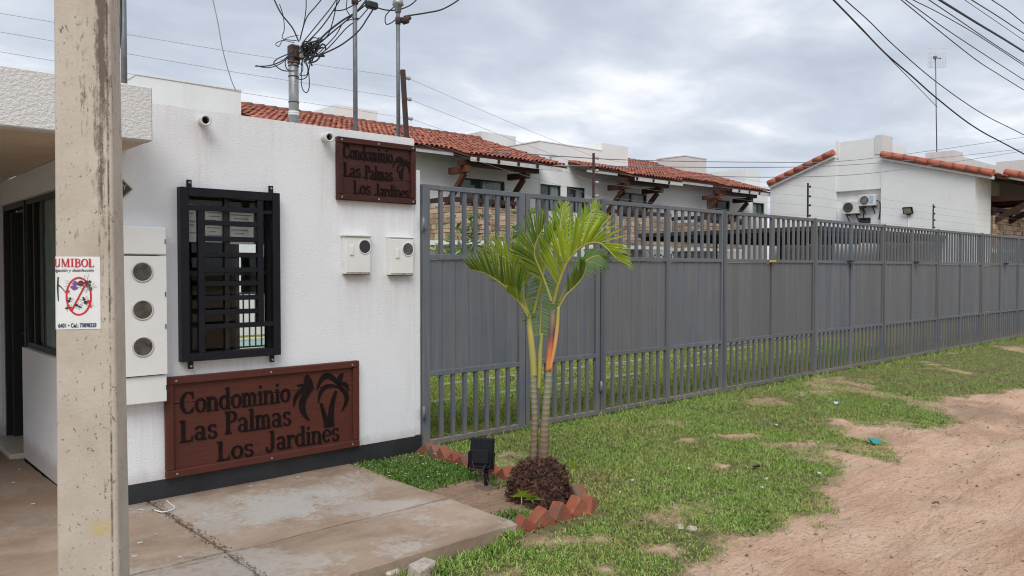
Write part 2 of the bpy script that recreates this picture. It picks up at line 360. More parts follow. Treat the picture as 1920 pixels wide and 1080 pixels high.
MT['nest'] = simple('yellow_sponge', (.50, .36, .08), None, 30, .9)
def glass(name, tint, tr, rough=.03, k=1.3):
    m, nt, bs = M(name); out = nt.nodes['Material Output']
    t = nt.nodes.new('ShaderNodeBsdfTransparent'); t.inputs[0].default_value = (*tint, 1); g = nt.nodes.new('ShaderNodeBsdfGlossy'); g.inputs['Roughness'].default_value = rough; g.inputs[0].default_value = (.9, .95, .93, 1)
    lw = nt.nodes.new('ShaderNodeLayerWeight'); f = nt.nodes.new('ShaderNodeMath'); f.operation = 'POWER'; lk(nt, lw.outputs['Facing'], f.inputs[0]); f.inputs[1].default_value = 4; tr = tr+.04*k
    mx_ = nt.nodes.new('ShaderNodeMixShader'); lk(nt, mth(nt, 'ADD', mth(nt, 'MULTIPLY', f.outputs[0], k), tr), mx_.inputs[0]); lk(nt, t.outputs[0], mx_.inputs[1]); lk(nt, g.outputs[0], mx_.inputs[2]); lk(nt, mx_.outputs[0], out.inputs[0]); return m
MT['glass'] = glass('clear_window_glass', (.97, .98, .97), .0, k=.35)
MT['greenglass'] = simple('green_reflection_glass', (.10, .21, .15), (.03, .075, .055), 7, .22)  # green pane, mottled foliage reflection put into its opaque colour
m, nt, bs = M('dark_house_glass'); bs.inputs['Base Color'].default_value = (.035, .055, .055, 1); bs.inputs['Roughness'].default_value = .06; bs.inputs['IOR'].default_value = 1.6; MT['hglass'] = m
m, nt, bs = M('curtained_house_glass'); lk(nt, ramp(nt, tex(nt, 1, 3, .5, .2, (9, 9, .4)), [(.35, (.13, .17, .16)), (.65, (.25, .29, .27))]), bs.inputs['Base Color']); bs.inputs['Roughness'].default_value = .1; MT['hcurtain'] = m
m, nt, bs = M('meter_window'); bs.inputs['Roughness'].default_value = .08; lk(nt, ramp(nt, tex(nt, 16, 4), [(.35, (.030, .028, .026)), (.65, (.105, .10, .088))]), bs.inputs['Base Color']); MT['meterglass'] = m
m, nt, bs = M('pool_water'); bs.inputs['Base Color'].default_value = (.05, .32, .38, 1); bs.inputs['Roughness'].default_value = .1; bump(nt, bs, tex(nt, 6, 3), .2, .01); MT['water'] = m
# weathered concrete of the pole
m, nt, bs = M('weathered_pole_concrete'); bs.inputs['Roughness'].default_value = .85
col = ramp(nt, tex(nt, 3.2, 6, .65), [(.3, (.44, .37, .30)), (.7, (.58, .51, .435))])
POLEMAT = (m, nt, bs, col)
# ---------------------------------------------------------------- the ground
GL = -.085                                             # lawn level in front of the pad
def terrain(x, y):
    x = np.asarray(x, float); y = np.asarray(y, float)
    s = np.clip((-.15 - y)/1.7, 0, 1); s = s*s*(3-2*s)
    z = GL*s
    z = z + (fbm(x*.9, y*.9, 3, 3)-.5)*.07*np.clip(-y-.1, 0, 1) + (fbm(x*5, y*5, 9, 3)-.5)*.03*np.clip((-y-.3)/1., 0, 1)
    bed = ((x > 3.2) & (x < 4.1) & (y > -2.15) & (y < .2)); z = np.where(bed, -.03 - .03*np.clip(-y-.8, 0, 1) + (fbm(x*6, y*6, 5, 2)-.5)*.03, z)
    pad = (x < 3.28) & (y > -2.02); z = np.where(pad, np.minimum(z, -.16), z)
    yard = (y > .1) & (x > 3.9); z = np.where(yard, -.02 + (fbm(x*.7, y*.7, 4, 2)-.5)*.04, z)
    for y0, dp in ((-3.05, .035), (-4.6, .045)):
        yc = y0 + .22*np.sin(x*.55+1) + .06*np.sin(x*1.9); q = (y-yc)/.15
        z = z + np.clip((x-5.5)/2, 0, 1)*np.clip((26-x)/6, 0, 1)*(dp*.55*np.exp(-((np.abs(q)-1.9)/.7)**2) - dp*np.exp(-q*q) )*(.6+.8*fbm(x*2, y*2, 77, 3)) + np.clip((x-5.5)/2, 0, 1)*np.exp(-q*q)*.014*np.sign(np.sin(x*26+np.sign(q)*1.2))*.5
    far = np.clip((np.hypot(x, y) - 45)/60, 0, 1); return z*(1-far) + far*(-.12)
DPX = [(1150,1200),(1290,1075),(1335,1020),(1410,993),(1490,958),(1555,918),(1572,890),(1555,866),(1500,846),(1480,830),(1515,818),(1560,838),(1640,856),(1655,842),(1600,822),(1555,806),(1535,786),(1580,782),(1640,797),(1700,801),(1760,797),(1770,782),(1740,765),(1728,748),(1745,741),(1800,743),(1870,738),(1925,727),(2060,708),(2300,690),(2700,672),(4200,640)]
DP = [tuple(on_z(px, py, GL)[:2]) for px, py in DPX] + [(60, -60), (1, -60), (1.5, -4.6)]
DPA = np.array(DP)
def poly_sd(x, y, P):
    x = np.asarray(x, float); y = np.asarray(y, float); ins = np.zeros(x.shape, bool); d = np.full(x.shape, 1e9)
    for i in range(len(P)):
        a = P[i]; b = P[(i+1) % len(P)]; ab = b-a
        t = np.clip(((x-a[0])*ab[0] + (y-a[1])*ab[1])/(ab@ab + 1e-12), 0, 1); d = np.minimum(d, np.hypot(x-a[0]-t*ab[0], y-a[1]-t*ab[1]))
        c = ((a[1] > y) != (b[1] > y)); xx = a[0] + (y-a[1])*ab[0]/(ab[1] if abs(ab[1]) > 1e-9 else 1e-9); ins ^= c & (x < xx)
    return np.where(ins, -d, d)
PATCH = [(1390,821,80,9),(1300,832,60,6),(1500,838,90,13),(1060,1010,100,20),(1200,985,60,10),(1120,1066,70,14),(1350,873,36,5),(1240,1030,50,10),(980,870,60,8)]
def dirtmask(x, y):
    x = np.asarray(x, float); y = np.asarray(y, float)
    dd = poly_sd(x, y, DPA) + .07 + (fbm(x*2.4, y*2.4, 21, 4)-.5)*.55
    v = np.clip(.5 - dd/.42 + (fbm(x*7, y*7, 23, 3)-.5)*.5, 0, 1)
    for px, py, a, b in PATCH:
        c = on_z(px, py, GL); e1 = on_z(px+a, py, GL); e2 = on_z(px, py-b, GL); ra = math.hypot(e1.x-c.x, e1.y-c.y); rb = math.hypot(e2.x-c.x, e2.y-c.y)
        ux, uy = (e1.x-c.x)/ra, (e1.y-c.y)/ra; u = (x-c.x)*ux + (y-c.y)*uy; w = -(x-c.x)*uy + (y-c.y)*ux
        q = np.sqrt((u/ra)**2 + (w/rb)**2) + (fbm(x*4, y*4, 33, 4)-.5)*2.4; v = np.maximum(v, np.clip((1.0-q)*.9, 0, .74))
    v = np.maximum(v, np.clip((fbm(x*1.6, y*1.6, 41, 5)-.56)*3.2, 0, .55)*(y < 0))
    bed = (x > 3.3) & (x < 4.02) & (y > -2.12) & (y < -.95); v = np.where(bed, np.maximum(v, .9), v)
    return np.where(y > .1, np.clip((fbm(x*1.3, y*1.3, 51, 3)-.66)*4, 0, .6), v)
def axis(lo, hi, step, far): 
    a = list(np.arange(lo, hi+1e-6, step)); b = []; d = step; v = lo
    while v > -far: d *= 1.35; v -= d; b.append(v)
    c = []; d = step; v = a[-1]
    while v < far: d *= 1.35; v += d; c.append(v)
    return np.array(b[::-1] + a + c)
gx = axis(-1, 24, .085, 500); gy = axis(-8.5, .6, .085, 500)
XX, YY = np.meshgrid(gx, gy); ZZ = terrain(XX, YY); DD = dirtmask(XX, YY)
rut = (DD > .6)*(fbm(XX*.8+YY*.25, YY*3.0, 61, 3)-.5)*.05; ZZ = ZZ + rut*(YY < -.3)
nx, ny = len(gx), len(gy)
me = bpy.data.meshes.new('ground'); me.vertices.add(nx*ny); me.vertices.foreach_set('co', np.stack([XX, YY, ZZ], -1).astype(np.float32).ravel())
I = np.arange(nx*ny).reshape(ny, nx); Q = np.stack([I[:-1, :-1], I[:-1, 1:], I[1:, 1:], I[1:, :-1]], -1).reshape(-1, 4)
me.loops.add(Q.size); me.loops.foreach_set('vertex_index', Q.astype(np.int32).ravel()); me.polygons.add(len(Q)); me.polygons.foreach_set('loop_start', np.arange(0, Q.size, 4, dtype=np.int32))
me.update(calc_edges=True); me.polygons.foreach_set('use_smooth', np.ones(len(Q), bool))
at_ = me.attributes.new('dirt', 'FLOAT', 'POINT'); at_.data.foreach_set('value', DD.astype(np.float32).ravel())
so = ((XX > 3.3) & (XX < 4.1) & (YY > -2.2) & (YY < .1)).astype(np.float32); so = so.astype(np.float32)
for px, py, a_, b_, v_ in ((1860, 775, 150, 24, .8), (1500, 838, 80, 12, .6), (1640, 822, 60, 9, .5), (1880, 815, 120, 9, .55), (760, 975, 60, 10, .5), (1360, 1000, 70, 14, .45), (1080, 1000, 80, 18, .5), (1780, 940, 90, 8, .4), (1250, 1010, 90, 12, .4)):
    c_ = on_z(px, py, GL); e1 = on_z(px+a_, py, GL); e2 = on_z(px, py-b_, GL); ra = math.hypot(e1.x-c_.x, e1.y-c_.y); rb = math.hypot(e2.x-c_.x, e2.y-c_.y); ux, uy = (e1.x-c_.x)/ra, (e1.y-c_.y)/ra
    q_ = np.sqrt((((XX-c_.x)*ux + (YY-c_.y)*uy)/ra)**2 + ((-(XX-c_.x)*uy + (YY-c_.y)*ux)/rb)**2) + (fbm(XX*4, YY*4, 37, 4)-.5)*1.8; so = np.maximum(so, np.clip(1.15-q_, 0, 1)*v_)
at2 = me.attributes.new('soil', 'FLOAT', 'POINT'); at2.data.foreach_set('value', so.ravel())
m, nt, bs = M('grass_soil_and_dirt'); bs.inputs['Roughness'].default_value = .95
a = nt.nodes.new('ShaderNodeAttribute'); a.attribute_name = 'dirt'
f = mth(nt, 'ADD', a.outputs['Fac'], mth(nt, 'MULTIPLY', mth(nt, 'SUBTRACT', tex(nt, 9, 5, .65), .5), .55))
f = ramp(nt, f, [(.25, B3), (.72, W3)])
dirt = ramp(nt, tex(nt, 1.1, 8, .7, .5), [(.28, (.55, .30, .19)), (.46, (.78, .50, .34)), (.68, (.88, .65, .48))])
dirt = mixc(nt, ramp(nt, tex(nt, 1.5, 6, .68, .3, (.45, 2.2, 1), (3, 1, 0)), [(.47, B3), (.68, (.85, .85, .85))]), dirt, (.44, .215, .135))
sl = ramp(nt, tex(nt, 7, 6, .75, 0, (1, 1, 1), (2, 8, 0)), [(.3, (.15, .085, .055)), (.7, (.27, .175, .115))]); a2 = nt.nodes.new('ShaderNodeAttribute'); a2.attribute_name = 'soil'; dirt = mixc(nt, a2.outputs['Fac'], dirt, sl)
dirt = mixc(nt, ramp(nt, tex(nt, 26, 5, .7), [(.54, B3), (.72, (.7, .7, .7))]), dirt, (.33, .205, .145))
dirt = mixc(nt, .35, dirt, (.74, .50, .34))
dirt = mixc(nt, ramp(nt, tex(nt, 12, 6, .75, .2, (.6, 1.8, 1), (6, 2, 0)), [(.58, B3), (.70, (.75, .75, .75))]), dirt, (.27, .15, .10))
dirt = mixc(nt, ramp(nt, tex(nt, 60, 4, .7, 0, (1, 1, 1), (9, 9, 0)), [(.60, B3), (.74, (.5, .5, .5))]), dirt, (.80, .68, .57))
turf = ramp(nt, tex(nt, 14, 5, .7), [(.3, (.10, .09, .035)), (.5, (.17, .16, .05)), (.7, (.34, .24, .14))])
lk(nt, mixc(nt, f, turf, dirt), bs.inputs['Base Color'])
hh = mth(nt, 'ADD', tex(nt, 22, 7, .75, .2), mth(nt, 'MULTIPLY', tex(nt, 4, 5, .65, .5, (.5, 2, 1)), 2.0)); hh = mth(nt, 'ADD', hh, mth(nt, 'MULTIPLY', ramp(nt, tex(nt, 34, 2, .5, 0, (1, 1, 1), (1, 1, 1), 'v'), [(.0, W3), (.32, B3)]), .5)); bump(nt, bs, hh, 1.0, .045)
me.materials.append(m); ground = bpy.data.objects.new('ground', me); COL.objects.link(ground); tag(ground, kind='structure', label='grass verge giving way to a pinkish dirt road')
# grass blades
def blades(name, pts, hmin, hmax, m, lean=1.0, wid=.006, k=4, spread=.025, up=0):
    n = len(pts); P = np.repeat(pts, k, 0); N = len(P); P[:, :2] += rng.normal(0, spread, (N, 2)); P[:, 2] = terrain(P[:, 0], P[:, 1]) - .004 + up
    an = rng.uniform(0, 2*PI, N); le = rng.uniform(.15, 1.25, N)*lean; h = rng.uniform(hmin, hmax, N); w = wid*rng.uniform(.6, 1.3, N)
    d = np.stack([np.cos(an)*np.sin(le), np.sin(an)*np.sin(le), np.cos(le)], -1); sd = np.stack([-np.sin(an), np.cos(an), np.zeros(N)], -1)
    tw = rng.uniform(-1.2, 1.2, N)[:, None]; sd = sd*np.cos(tw) + np.cross(d, sd)*np.sin(tw)
    mid = P + d*(h*.55)[:, None]; tip = P + d*h[:, None]; tip[:, 2] -= h*.22*np.sin(le)
    V = np.stack([P - sd*w[:, None]*.5, P + sd*w[:, None]*.5, mid + sd*w[:, None]*.42, tip, mid - sd*w[:, None]*.42], 1).reshape(-1, 3)
    o = npmesh(name, V, 5, m); return o
def grassmat(name, cols):
    m, nt, bs = M(name); bs.inputs['Roughness'].default_value = .6
    g = nt.nodes.new('ShaderNodeNewGeometry')
    c = ramp(nt, g.outputs['Random Per Island'], [(i/(len(cols)-1), c_) for i, c_ in enumerate(cols)])
    dry = ramp(nt, tex(nt, 1.1, 5, .65, .3, (1, 1, 1), (7, 3, 0)), [(.46, B3), (.72, (.58, .58, .58))])
    c = mixc(nt, dry, c, (.36, .29, .115))
    lk(nt, c, bs.inputs['Base Color']); bs.inputs['Subsurface Weight'].default_value = 0; return m
GM = grassmat('lawn_grass', [(.07, .14, .022), (.19, .33, .05), (.28, .41, .08), (.22, .33, .058), (.36, .44, .13), (.13, .26, .042)])
GY = grassmat('yard_grass', [(.12, .21, .03), (.22, .32, .05), (.28, .37, .06), (.34, .38, .10)])
def scatter(n, x0, x1, y0, y1, dens):
    x = rng.uniform(x0, x1, n); y = rng.uniform(y0, y1, n); t = (x*math.cos(HEAD) + (y-CAM.y)*math.sin(HEAD)); s = (x*math.sin(HEAD) - (y-CAM.y)*math.cos(HEAD))
    k = (t > 3.0) & (np.abs(s) < t*.72 + .5) & (rng.uniform(0, 1, n) < dens(x, y, t)); return np.stack([x[k], y[k], np.zeros(k.sum())], -1)
def lawn_d(x, y, t):
    g = 1 - dirtmask(x, y); g = np.clip((g-.28)*1.6, 0, 1)*np.clip(.35 + (fbm(x*2.2, y*2.2, 71, 3)-.3)*2.2, .25, 1)
    bare = (x < 3.36) & (y > -2.1); bed = (x < 4.04) & (y > -2.16) & (x > 3.3); return np.where(bare | bed, 0, g)*np.clip((6.5/np.maximum(t, 3))**1.6, 0, 1)
g1 = scatter(210000, 2.0, 11, -5.4, -.02, lawn_d); g2 = scatter(240000, 11, 34, -6, -.02, lambda x, y, t: lawn_d(x, y, t)*1.0)
tag(blades('lawn_grass', np.concatenate([g1, g2]), .014, .046, GM, wid=.0062, lean=1.15), 'short patchy green lawn grass along the outside of the grey fence', 'grass', kind='stuff')
# rim growth by the pad's kerb and fence foot
rim = []
for i in range(520):
    u = rng.uniform(0, 1)
    if u < .62: rim.append((rng.uniform(2.05, 3.35), -2.09 - abs(rng.normal(0, .05)), 0))
    else: rim.append((rng.uniform(4.2, 20), -.06 - abs(rng.normal(0, .04)), 0))
tag(blades('weed_tuft', np.array(rim), .03, .085, GM, lean=.9, wid=.007, k=6, spread=.03), 'taller weeds growing along the kerb and the fence foot', 'weeds', kind='stuff')
road = scatter(700, 3, 18, -7.5, -1.5, lambda x, y, t: (dirtmask(x, y) > .8)*(fbm(x*1.3, y*1.3, 81, 2) > .60)*.5)
tag(blades('road_weed', road, .03, .09, GM, lean=1.0, wid=.006, k=9, spread=.035), 'sparse weed sprigs growing on the dirt road', 'weeds', kind='stuff')
def yard_d(x, y, t): return np.where((x > 13.5) & (y > 3.4), 0, np.clip((8/np.maximum(t, 3))**1.5, 0, 1))*(1-dirtmask(x, y))
gy_ = scatter(150000, 4.1, 17, .12, 6.5, yard_d)
tag(blades('yard_grass', gy_, .02, .055, GY, wid=.010, k=4), 'mown lawn inside the compound behind the grey fence', 'grass', kind='stuff')
tag(blades('far_grass', scatter(60000, 4.2, 14, 6.5, 12.9, lambda x, y, t: yard_d(x, y, t)), .02, .05, GY, wid=.014, k=3), 'mown lawn in front of the terraced houses', 'grass', kind='stuff')
straw = grassmat('dry_straw', [(.42, .33, .17), (.30, .22, .10), (.52, .43, .26)])
tag(blades('dry_straw', scatter(26000, 2.2, 18, -6, -.02, lambda x, y, t: np.clip((6.5/np.maximum(t, 3))**1.4, 0, 1)*.55*(1-np.clip(dirtmask(x, y)-.6, 0, .4)*2.2)*((x > 4.1) | (y < -2.2))*((x > 3.4) | (y < -2.1))), .02, .06, straw, lean=1.25, wid=.0035, k=1, spread=.03), 'dry straw lying through the lawn and along its dirt edge', 'straw', kind='stuff')
bw = scatter(9000, 2.2, 14, -5.5, -.05, lambda x, y, t: np.clip((6/np.maximum(t, 3))**1.5, 0, 1)*(fbm(x*1.7, y*1.7, 91, 3) > .56)*(dirtmask(x, y) < .45)*((x > 4.1) | (y < -2.2))*((x > 3.4) | (y < -2.1)))
bwm = grassmat('broadleaf_weed', [(.05, .14, .025), (.08, .20, .04), (.12, .24, .06)])
tag(blades('broadleaf_weed', bw, .02, .045, bwm, lean=1.2, wid=.017, k=5, spread=.015), 'patches of dark broadleaf weeds in the verge grass', 'weeds', kind='stuff')
ft = np.stack([rng.uniform(4.3, 22, 260), -.05 - np.abs(rng.normal(0, .07, 260)), np.zeros(260)], -1)
tag(blades('tall_grass_tuft', ft, .05, .14, GM, lean=.8, wid=.006, k=7, spread=.025), 'taller grass tufts at the foot of the grey fence', 'grass', kind='stuff')
# driveway inside the compound
dv = MB().box((13.6, 3.5, -.3), (29.95, 11.2, .012)).own('driveway', MT['drive'], (20, 7, 0)); tag(dv, 'grey paved driveway inside the compound', kind='structure')
# dirt litter
deb = MB()
for i in range(1500):
    x = rng.uniform(2.5, 17); y = rng.uniform(-7, -.4); t = x*math.cos(HEAD) + (y-CAM.y)*math.sin(HEAD)
    dm = float(dirtmask(np.array([x]), np.array([y]))[0])
    if t < 3.3 or (dm < .45 and rng.uniform() > .25) or (x < 3.4 and y > -2.15): continue
    z = float(terrain(np.array([x]), np.array([y]))[0]) + .006; L = rng.uniform(.006, .03); an = rng.uniform(0, PI)
    if rng.uniform() < .35:
        L *= 2.5; p = Vector((x, y, z)); q = p + Vector((math.cos(an), math.sin(an), rng.uniform(-.1, .25)))*L; deb.tube([p, (p+q)/2 + Vector((0, 0, .004)), q], .0022, 3, False)
    else:
        c = Vector((x, y, z)); vs = [c + Vector((math.cos(an+k*1.57+rng.uniform(-.4, .4))*L*rng.uniform(.4, 1), math.sin(an+k*1.57)*L*rng.uniform(.3, .8), rng.uniform(-.002, .006))) for k in range(4)]; deb.add(vs + [c + Vector((0, 0, L*.35))], [(0, 1, 4), (1, 2, 4), (2, 3, 4), (3, 0, 4)])
tag(deb.own('dry_litter', MT['leaf_litter'], (8, -4, 0)), 'dry twigs, leaf bits and crumbs strewn over the dirt', 'litter', kind='stuff')
pe = MB()
for i in range(420):
    x = rng.uniform(3.2, 16); y = rng.uniform(-7, -1.2)
    if x*math.cos(HEAD) + (y-CAM.y)*math.sin(HEAD) < 3.3 or float(dirtmask(np.array([x]), np.array([y]))[0]) < .55: continue
    c_ = Vector((x, y, float(terrain(np.array([x]), np.array([y]))[0]))); r_ = rng.uniform(.006, .017)*(1.8 if rng.uniform() < .06 else 1); vs = [c_ + Vector((math.cos(k*1.257+rng.uniform(-.3, .3))*r_*rng.uniform(.7, 1.2), math.sin(k*1.257)*r_*rng.uniform(.6, 1.1), rng.uniform(-.004, .004))) for k in range(5)]
    pe.add(vs + [c_ + Vector((rng.uniform(-.3, .3)*r_, rng.uniform(-.3, .3)*r_, r_*rng.uniform(.5, .9)))], [(k, (k+1) % 5, 5) for k in range(5)])
tag(pe.own('soil_crumbs', simple('soil_crumb', (.50, .35, .25), (.30, .17, .115), 30, .95, rnd=.7), (8, -4, 0)), 'loose stones and crumbs of soil on the dirt road', 'pebbles', kind='stuff')
# ---------------------------------------------------------------- concrete pad
m, nt, bs = M('stained_pad_concrete'); bs.inputs['Roughness'].default_value = .8
c = ramp(nt, tex(nt, 1.5, 7, .65, .5, (.8, 1.5, 1)), [(.25, (.19, .125, .085)), (.47, (.32, .235, .17)), (.70, (.42, .325, .25))])
pale = ramp(nt, mth(nt, 'ADD', mth(nt, 'MULTIPLY', tex(nt, 1.15, 4, .55, .4, (1, 1.3, 1), (1.2, 4, 0)), .7), mth(nt, 'MULTIPLY', tex(nt, 19, 6, .75), .34)), [(.515, B3), (.585, (.8, .8, .8))])
gq = nt.nodes.new('ShaderNodeNewGeometry'); vd = nt.nodes.new('ShaderNodeVectorMath'); vd.operation = 'SUBTRACT'; lk(nt, gq.outputs['Position'], vd.inputs[0]); vd.inputs[1].default_value = (2.42, -.72, 0)
vm = nt.nodes.new('ShaderNodeVectorMath'); vm.operation = 'MULTIPLY'; lk(nt, vd.outputs[0], vm.inputs[0]); vm.inputs[1].default_value = (1.25, 2.0, 0); vl = nt.nodes.new('ShaderNodeVectorMath'); vl.operation = 'LENGTH'; lk(nt, vm.outputs[0], vl.inputs[0])
wear = mth(nt, 'ADD', mth(nt, 'SUBTRACT', 1.15, vl.outputs['Value']), mth(nt, 'MULTIPLY', mth(nt, 'SUBTRACT', mth(nt, 'ADD', mth(nt, 'MULTIPLY', tex(nt, 4, 6, .7), .5), mth(nt, 'MULTIPLY', tex(nt, 26, 5, .75), .5)), .5), 3.4))
c = mixc(nt, mth(nt, 'MULTIPLY', mth(nt, 'MAXIMUM', mth(nt, 'MULTIPLY', pale, .7), ramp(nt, wear, [(.35, B3), (.75, (.85, .85, .85))])), 1), c, (.47, .45, .42))
spy = nt.nodes.new('ShaderNodeSeparateXYZ'); lk(nt, gq.outputs['Position'], spy.inputs[0]); wy = mth(nt, 'ADD', mth(nt, 'MULTIPLY', mth(nt, 'ADD', spy.outputs[1], .42), 2.2), mth(nt, 'MULTIPLY', mth(nt, 'SUBTRACT', tex(nt, 3.5, 6, .7, 0, (1, 1, 1), (9, 1, 0)), .5), 2.2)); c = mixc(nt, ramp(nt, wy, [(.1, B3), (.9, (.7, .7, .7))]), c, (.17, .11, .072))
c = mixc(nt, ramp(nt, tex(nt, 2.3, 6, .7, .2, (1, 1, 1), (5, 5, 0)), [(.55, B3), (.82, (.6, .6, .6))]), c, (.15, .105, .075))
c = mixc(nt, ramp(nt, tex(nt, 44, 4, .7), [(.60, B3), (.75, (.5, .5, .5))]), c, (.16, .11, .08))
lk(nt, c, bs.inputs['Base Color']); bump(nt, bs, mth(nt, 'ADD', tex(nt, 30, 6, .7), mth(nt, 'MULTIPLY', tex(nt, 5, 3), 1.2)), .45, .008); MT['pad'] = m
pad = thing('concrete_pad', 'stained concrete pad in front of the white gatehouse', 'pavement', (1.5, -1, 0)); pad['kind'] = 'structure'
def slab(x0, x1, y0, y1, z1=0):
    # gently ragged top edge: subdivided sheet with a skirt
    nxs = max(3, int((x1-x0)/.07)); nys = max(3, int((y1-y0)/.07)); mb = MB(); vs = []
    for j in range(nys+1):
        for i in range(nxs+1):
            x = x0+(x1-x0)*i/nxs; y = y0+(y1-y0)*j/nys; ed = min(i, nxs-i, j, nys-j) == 0
            jx = jy = 0
            if j == 0: jy = (float(vnoise(x*9, 3, 2))-.5)*.022
            if i == nxs: jx = (float(vnoise(y*8, 7, 5))-.5)*.02
            vs.append((x+jx, y+jy, z1 - (.006 if ed else 0) + (float(vnoise(x*3, y*3, 8))-.5)*.010))
    q = lambda i, j: j*(nxs+1)+i
    fs = [(q(i, j), q(i+1, j), q(i+1, j+1), q(i, j+1)) for j in range(nys) for i in range(nxs)]
    rimv = [q(i, 0) for i in range(nxs+1)] + [q(nxs, j) for j in range(1, nys+1)] + [q(i, nys) for i in range(nxs-1, -1, -1)] + [q(0, j) for j in range(nys-1, 0, -1)]
    n0 = len(vs); vs += [(vs[k][0], vs[k][1], -.3) for k in rimv]; L = len(rimv); fs += [(rimv[k], n0+k, n0+(k+1) % L, rimv[(k+1) % L]) for k in range(L)]
    mb.add(vs, fs); mb.obj('slab', MT['pad'], pad)
for x0, x1 in ((-7, -3.2), (-3.19, -.75), (-.74, 1.765), (1.777, 3.36)):
    slab(x0, x1, -1.325, -.005 if x1 > -.5 else 5, 0); slab(x0, x1, -2.07, -1.335, -.004)
slab(-.74, 1.39, .0, 5, -.003)
crk = MB()   # dirt-filled joint
for i in range(420):
    y = rng.uniform(-1.9, -.06); c_ = Vector((1.771 + rng.normal(0, .012 + .025*float(vnoise(y*4, 1, 3))**2), y, .002)); L = rng.uniform(.002, .010); an = rng.uniform(0, PI)
    crk.add([c_+Vector((math.cos(an+k*1.57)*L, math.sin(an+k*1.57)*L*.7, 0)) for k in range(4)] + [c_+Vector((0, 0, L*.35))], [(0, 1, 4), (1, 2, 4), (2, 3, 4), (3, 0, 4)])
tag(crk.obj('joint_soil', simple('joint_soil', (.15, .10, .06), (.09, .06, .04), 20, .9), pad), kind='stuff')
rub = [((790, 1073), .16, .10, .07, .3), ((690, 1076), .10, .07, .04, .1), ((735, 1078), .08, .07, .04, .5), ((1275, 990), .09, .05, .03, .8), ((1297, 994), .06, .06, .035, .2)]
rl = ['pale broken concrete block in the grass at the kerb corner', 'flat pale rubble chip at the left end of the kerb', 'small pale rubble chip between kerb and concrete block', 'flat grey stone lying on the verge beside a tan one', 'tan stone lying on the verge beside a flat grey one']
for (pp, L, W, H, an), lb in zip(rub, rl):
    c_ = on_z(*pp, GL); mb = MB(); mb.box((-L/2, -W/2, -H*.4), (L/2, W/2, H*.7), .012, Matrix.Rotation(an, 4, 'Z') @ Matrix.Rotation(.12, 4, 'X'))
    mb.v = [(v[0]*(1+rng.uniform(-.1, .1)), v[1]*(1+rng.uniform(-.12, .12)), v[2]*(1+rng.uniform(-.15, .15))) for v in mb.v]
    o = bpy.data.objects.new('rubble_stone', mb.mesh('rubble_stone', MT['pebble'])); COL.objects.link(o); o.location = (c_.x, c_.y, GL); tag(o, lb, 'stone', 'loose stones on the verge')
# white cable scrap on the pad
wp = [on_z(px, py, .006) for px, py in ((289, 956), (305, 960), (322, 956), (328, 951), (320, 945), (312, 938))]
tag(MB().tube(spline(wp, 6), .0045, 6).own('cable_offcut', MT['white'], wp[2]), 'short curled white cable offcut lying on the concrete', 'cable')
sc_ = MB()
for px, py in ((245, 955), (262, 956), (268, 957), (292, 1002), (262, 1018), (252, 1043), (338, 1045), (449, 938), (615, 916), (558, 895), (470, 912), (25, 905), (62, 945), (36, 880)):
    c_ = on_z(px, py, .005); r_ = rng.uniform(.006, .014); sc_.box(c_-Vector((r_, r_*.7, 0)), c_+Vector((r_, r_*.7, .004)))
tag(sc_.own('paint_flake', MT['scrap'], (1.5, -1, 0)), 'tiny white paint flakes scattered on the concrete', 'litter', kind='stuff')
# scraps on the lawn
for i, (px, py, s_, mk, lb) in enumerate([(1569, 764, .085, 'bluescrap', 'crumpled pale blue wrapper on the lawn nearest the fence'), (1640, 836, .15, 'teal', 'torn teal plastic strip at the edge of the dirt'), (1417, 879, .09, 'leaf_litter', 'dry cream leaf lying in the middle of the lawn'), (1187, 912, .04, 'scrap', 'small white scrap on the lawn right of the palm'), (1291, 889, .035, 'scrap', 'white crumb on the lawn by a small bare patch'), (1270, 886, .035, 'scrap', 'white crumb left of the bare patch on the lawn'), (1455, 803, .05, 'scrap', 'flat white scrap on the far lawn near the dirt inlet'), (1437, 905, .04, 'scrap', 'thin white scrap below the dry cream leaf'), (1428, 919, .035, 'scrap', 'tiny white scrap nearest the dirt edge of the lawn'), (1163, 934, .03, 'scrap', 'white crumb just right of the border bricks'), (1535, 896, .06, 'scrap', 'pale scrap by a weed tuft at the lawn edge'), (1755, 951, .06, 'leaf_litter', 'dark dry leaf lying alone on the dirt road')]):
    c_ = on_z(px, py, GL); z0 = float(terrain(np.array([c_.x]), np.array([c_.y]))[0]) + .035; mb = MB(); n = 7
    vs = [Vector((math.cos(2*PI*k/n)*s_*rng.uniform(.35, .6), math.sin(2*PI*k/n)*s_*rng.uniform(.2, .5), rng.uniform(-.2, .25)*s_)) for k in range(n)]
    mb.add(vs + [Vector((0, 0, s_*.18))] + [v*.9 - Vector((0, 0, .004)) for v in vs], [(k, (k+1) % n, n) for k in range(n)] + [tuple(range(n+1, 2*n+1))])
    o = bpy.data.objects.new('litter_scrap' if mk != 'leaf_litter' else 'dry_leaf', mb.mesh('scrap', MT[mk])); COL.objects.link(o); o.location = (c_.x, c_.y, z0); o.rotation_euler = (0, 0, rng.uniform(0, 3)); tag(o, lb, 'litter' if mk != 'leaf_litter' else 'leaf', 'scraps on the verge')
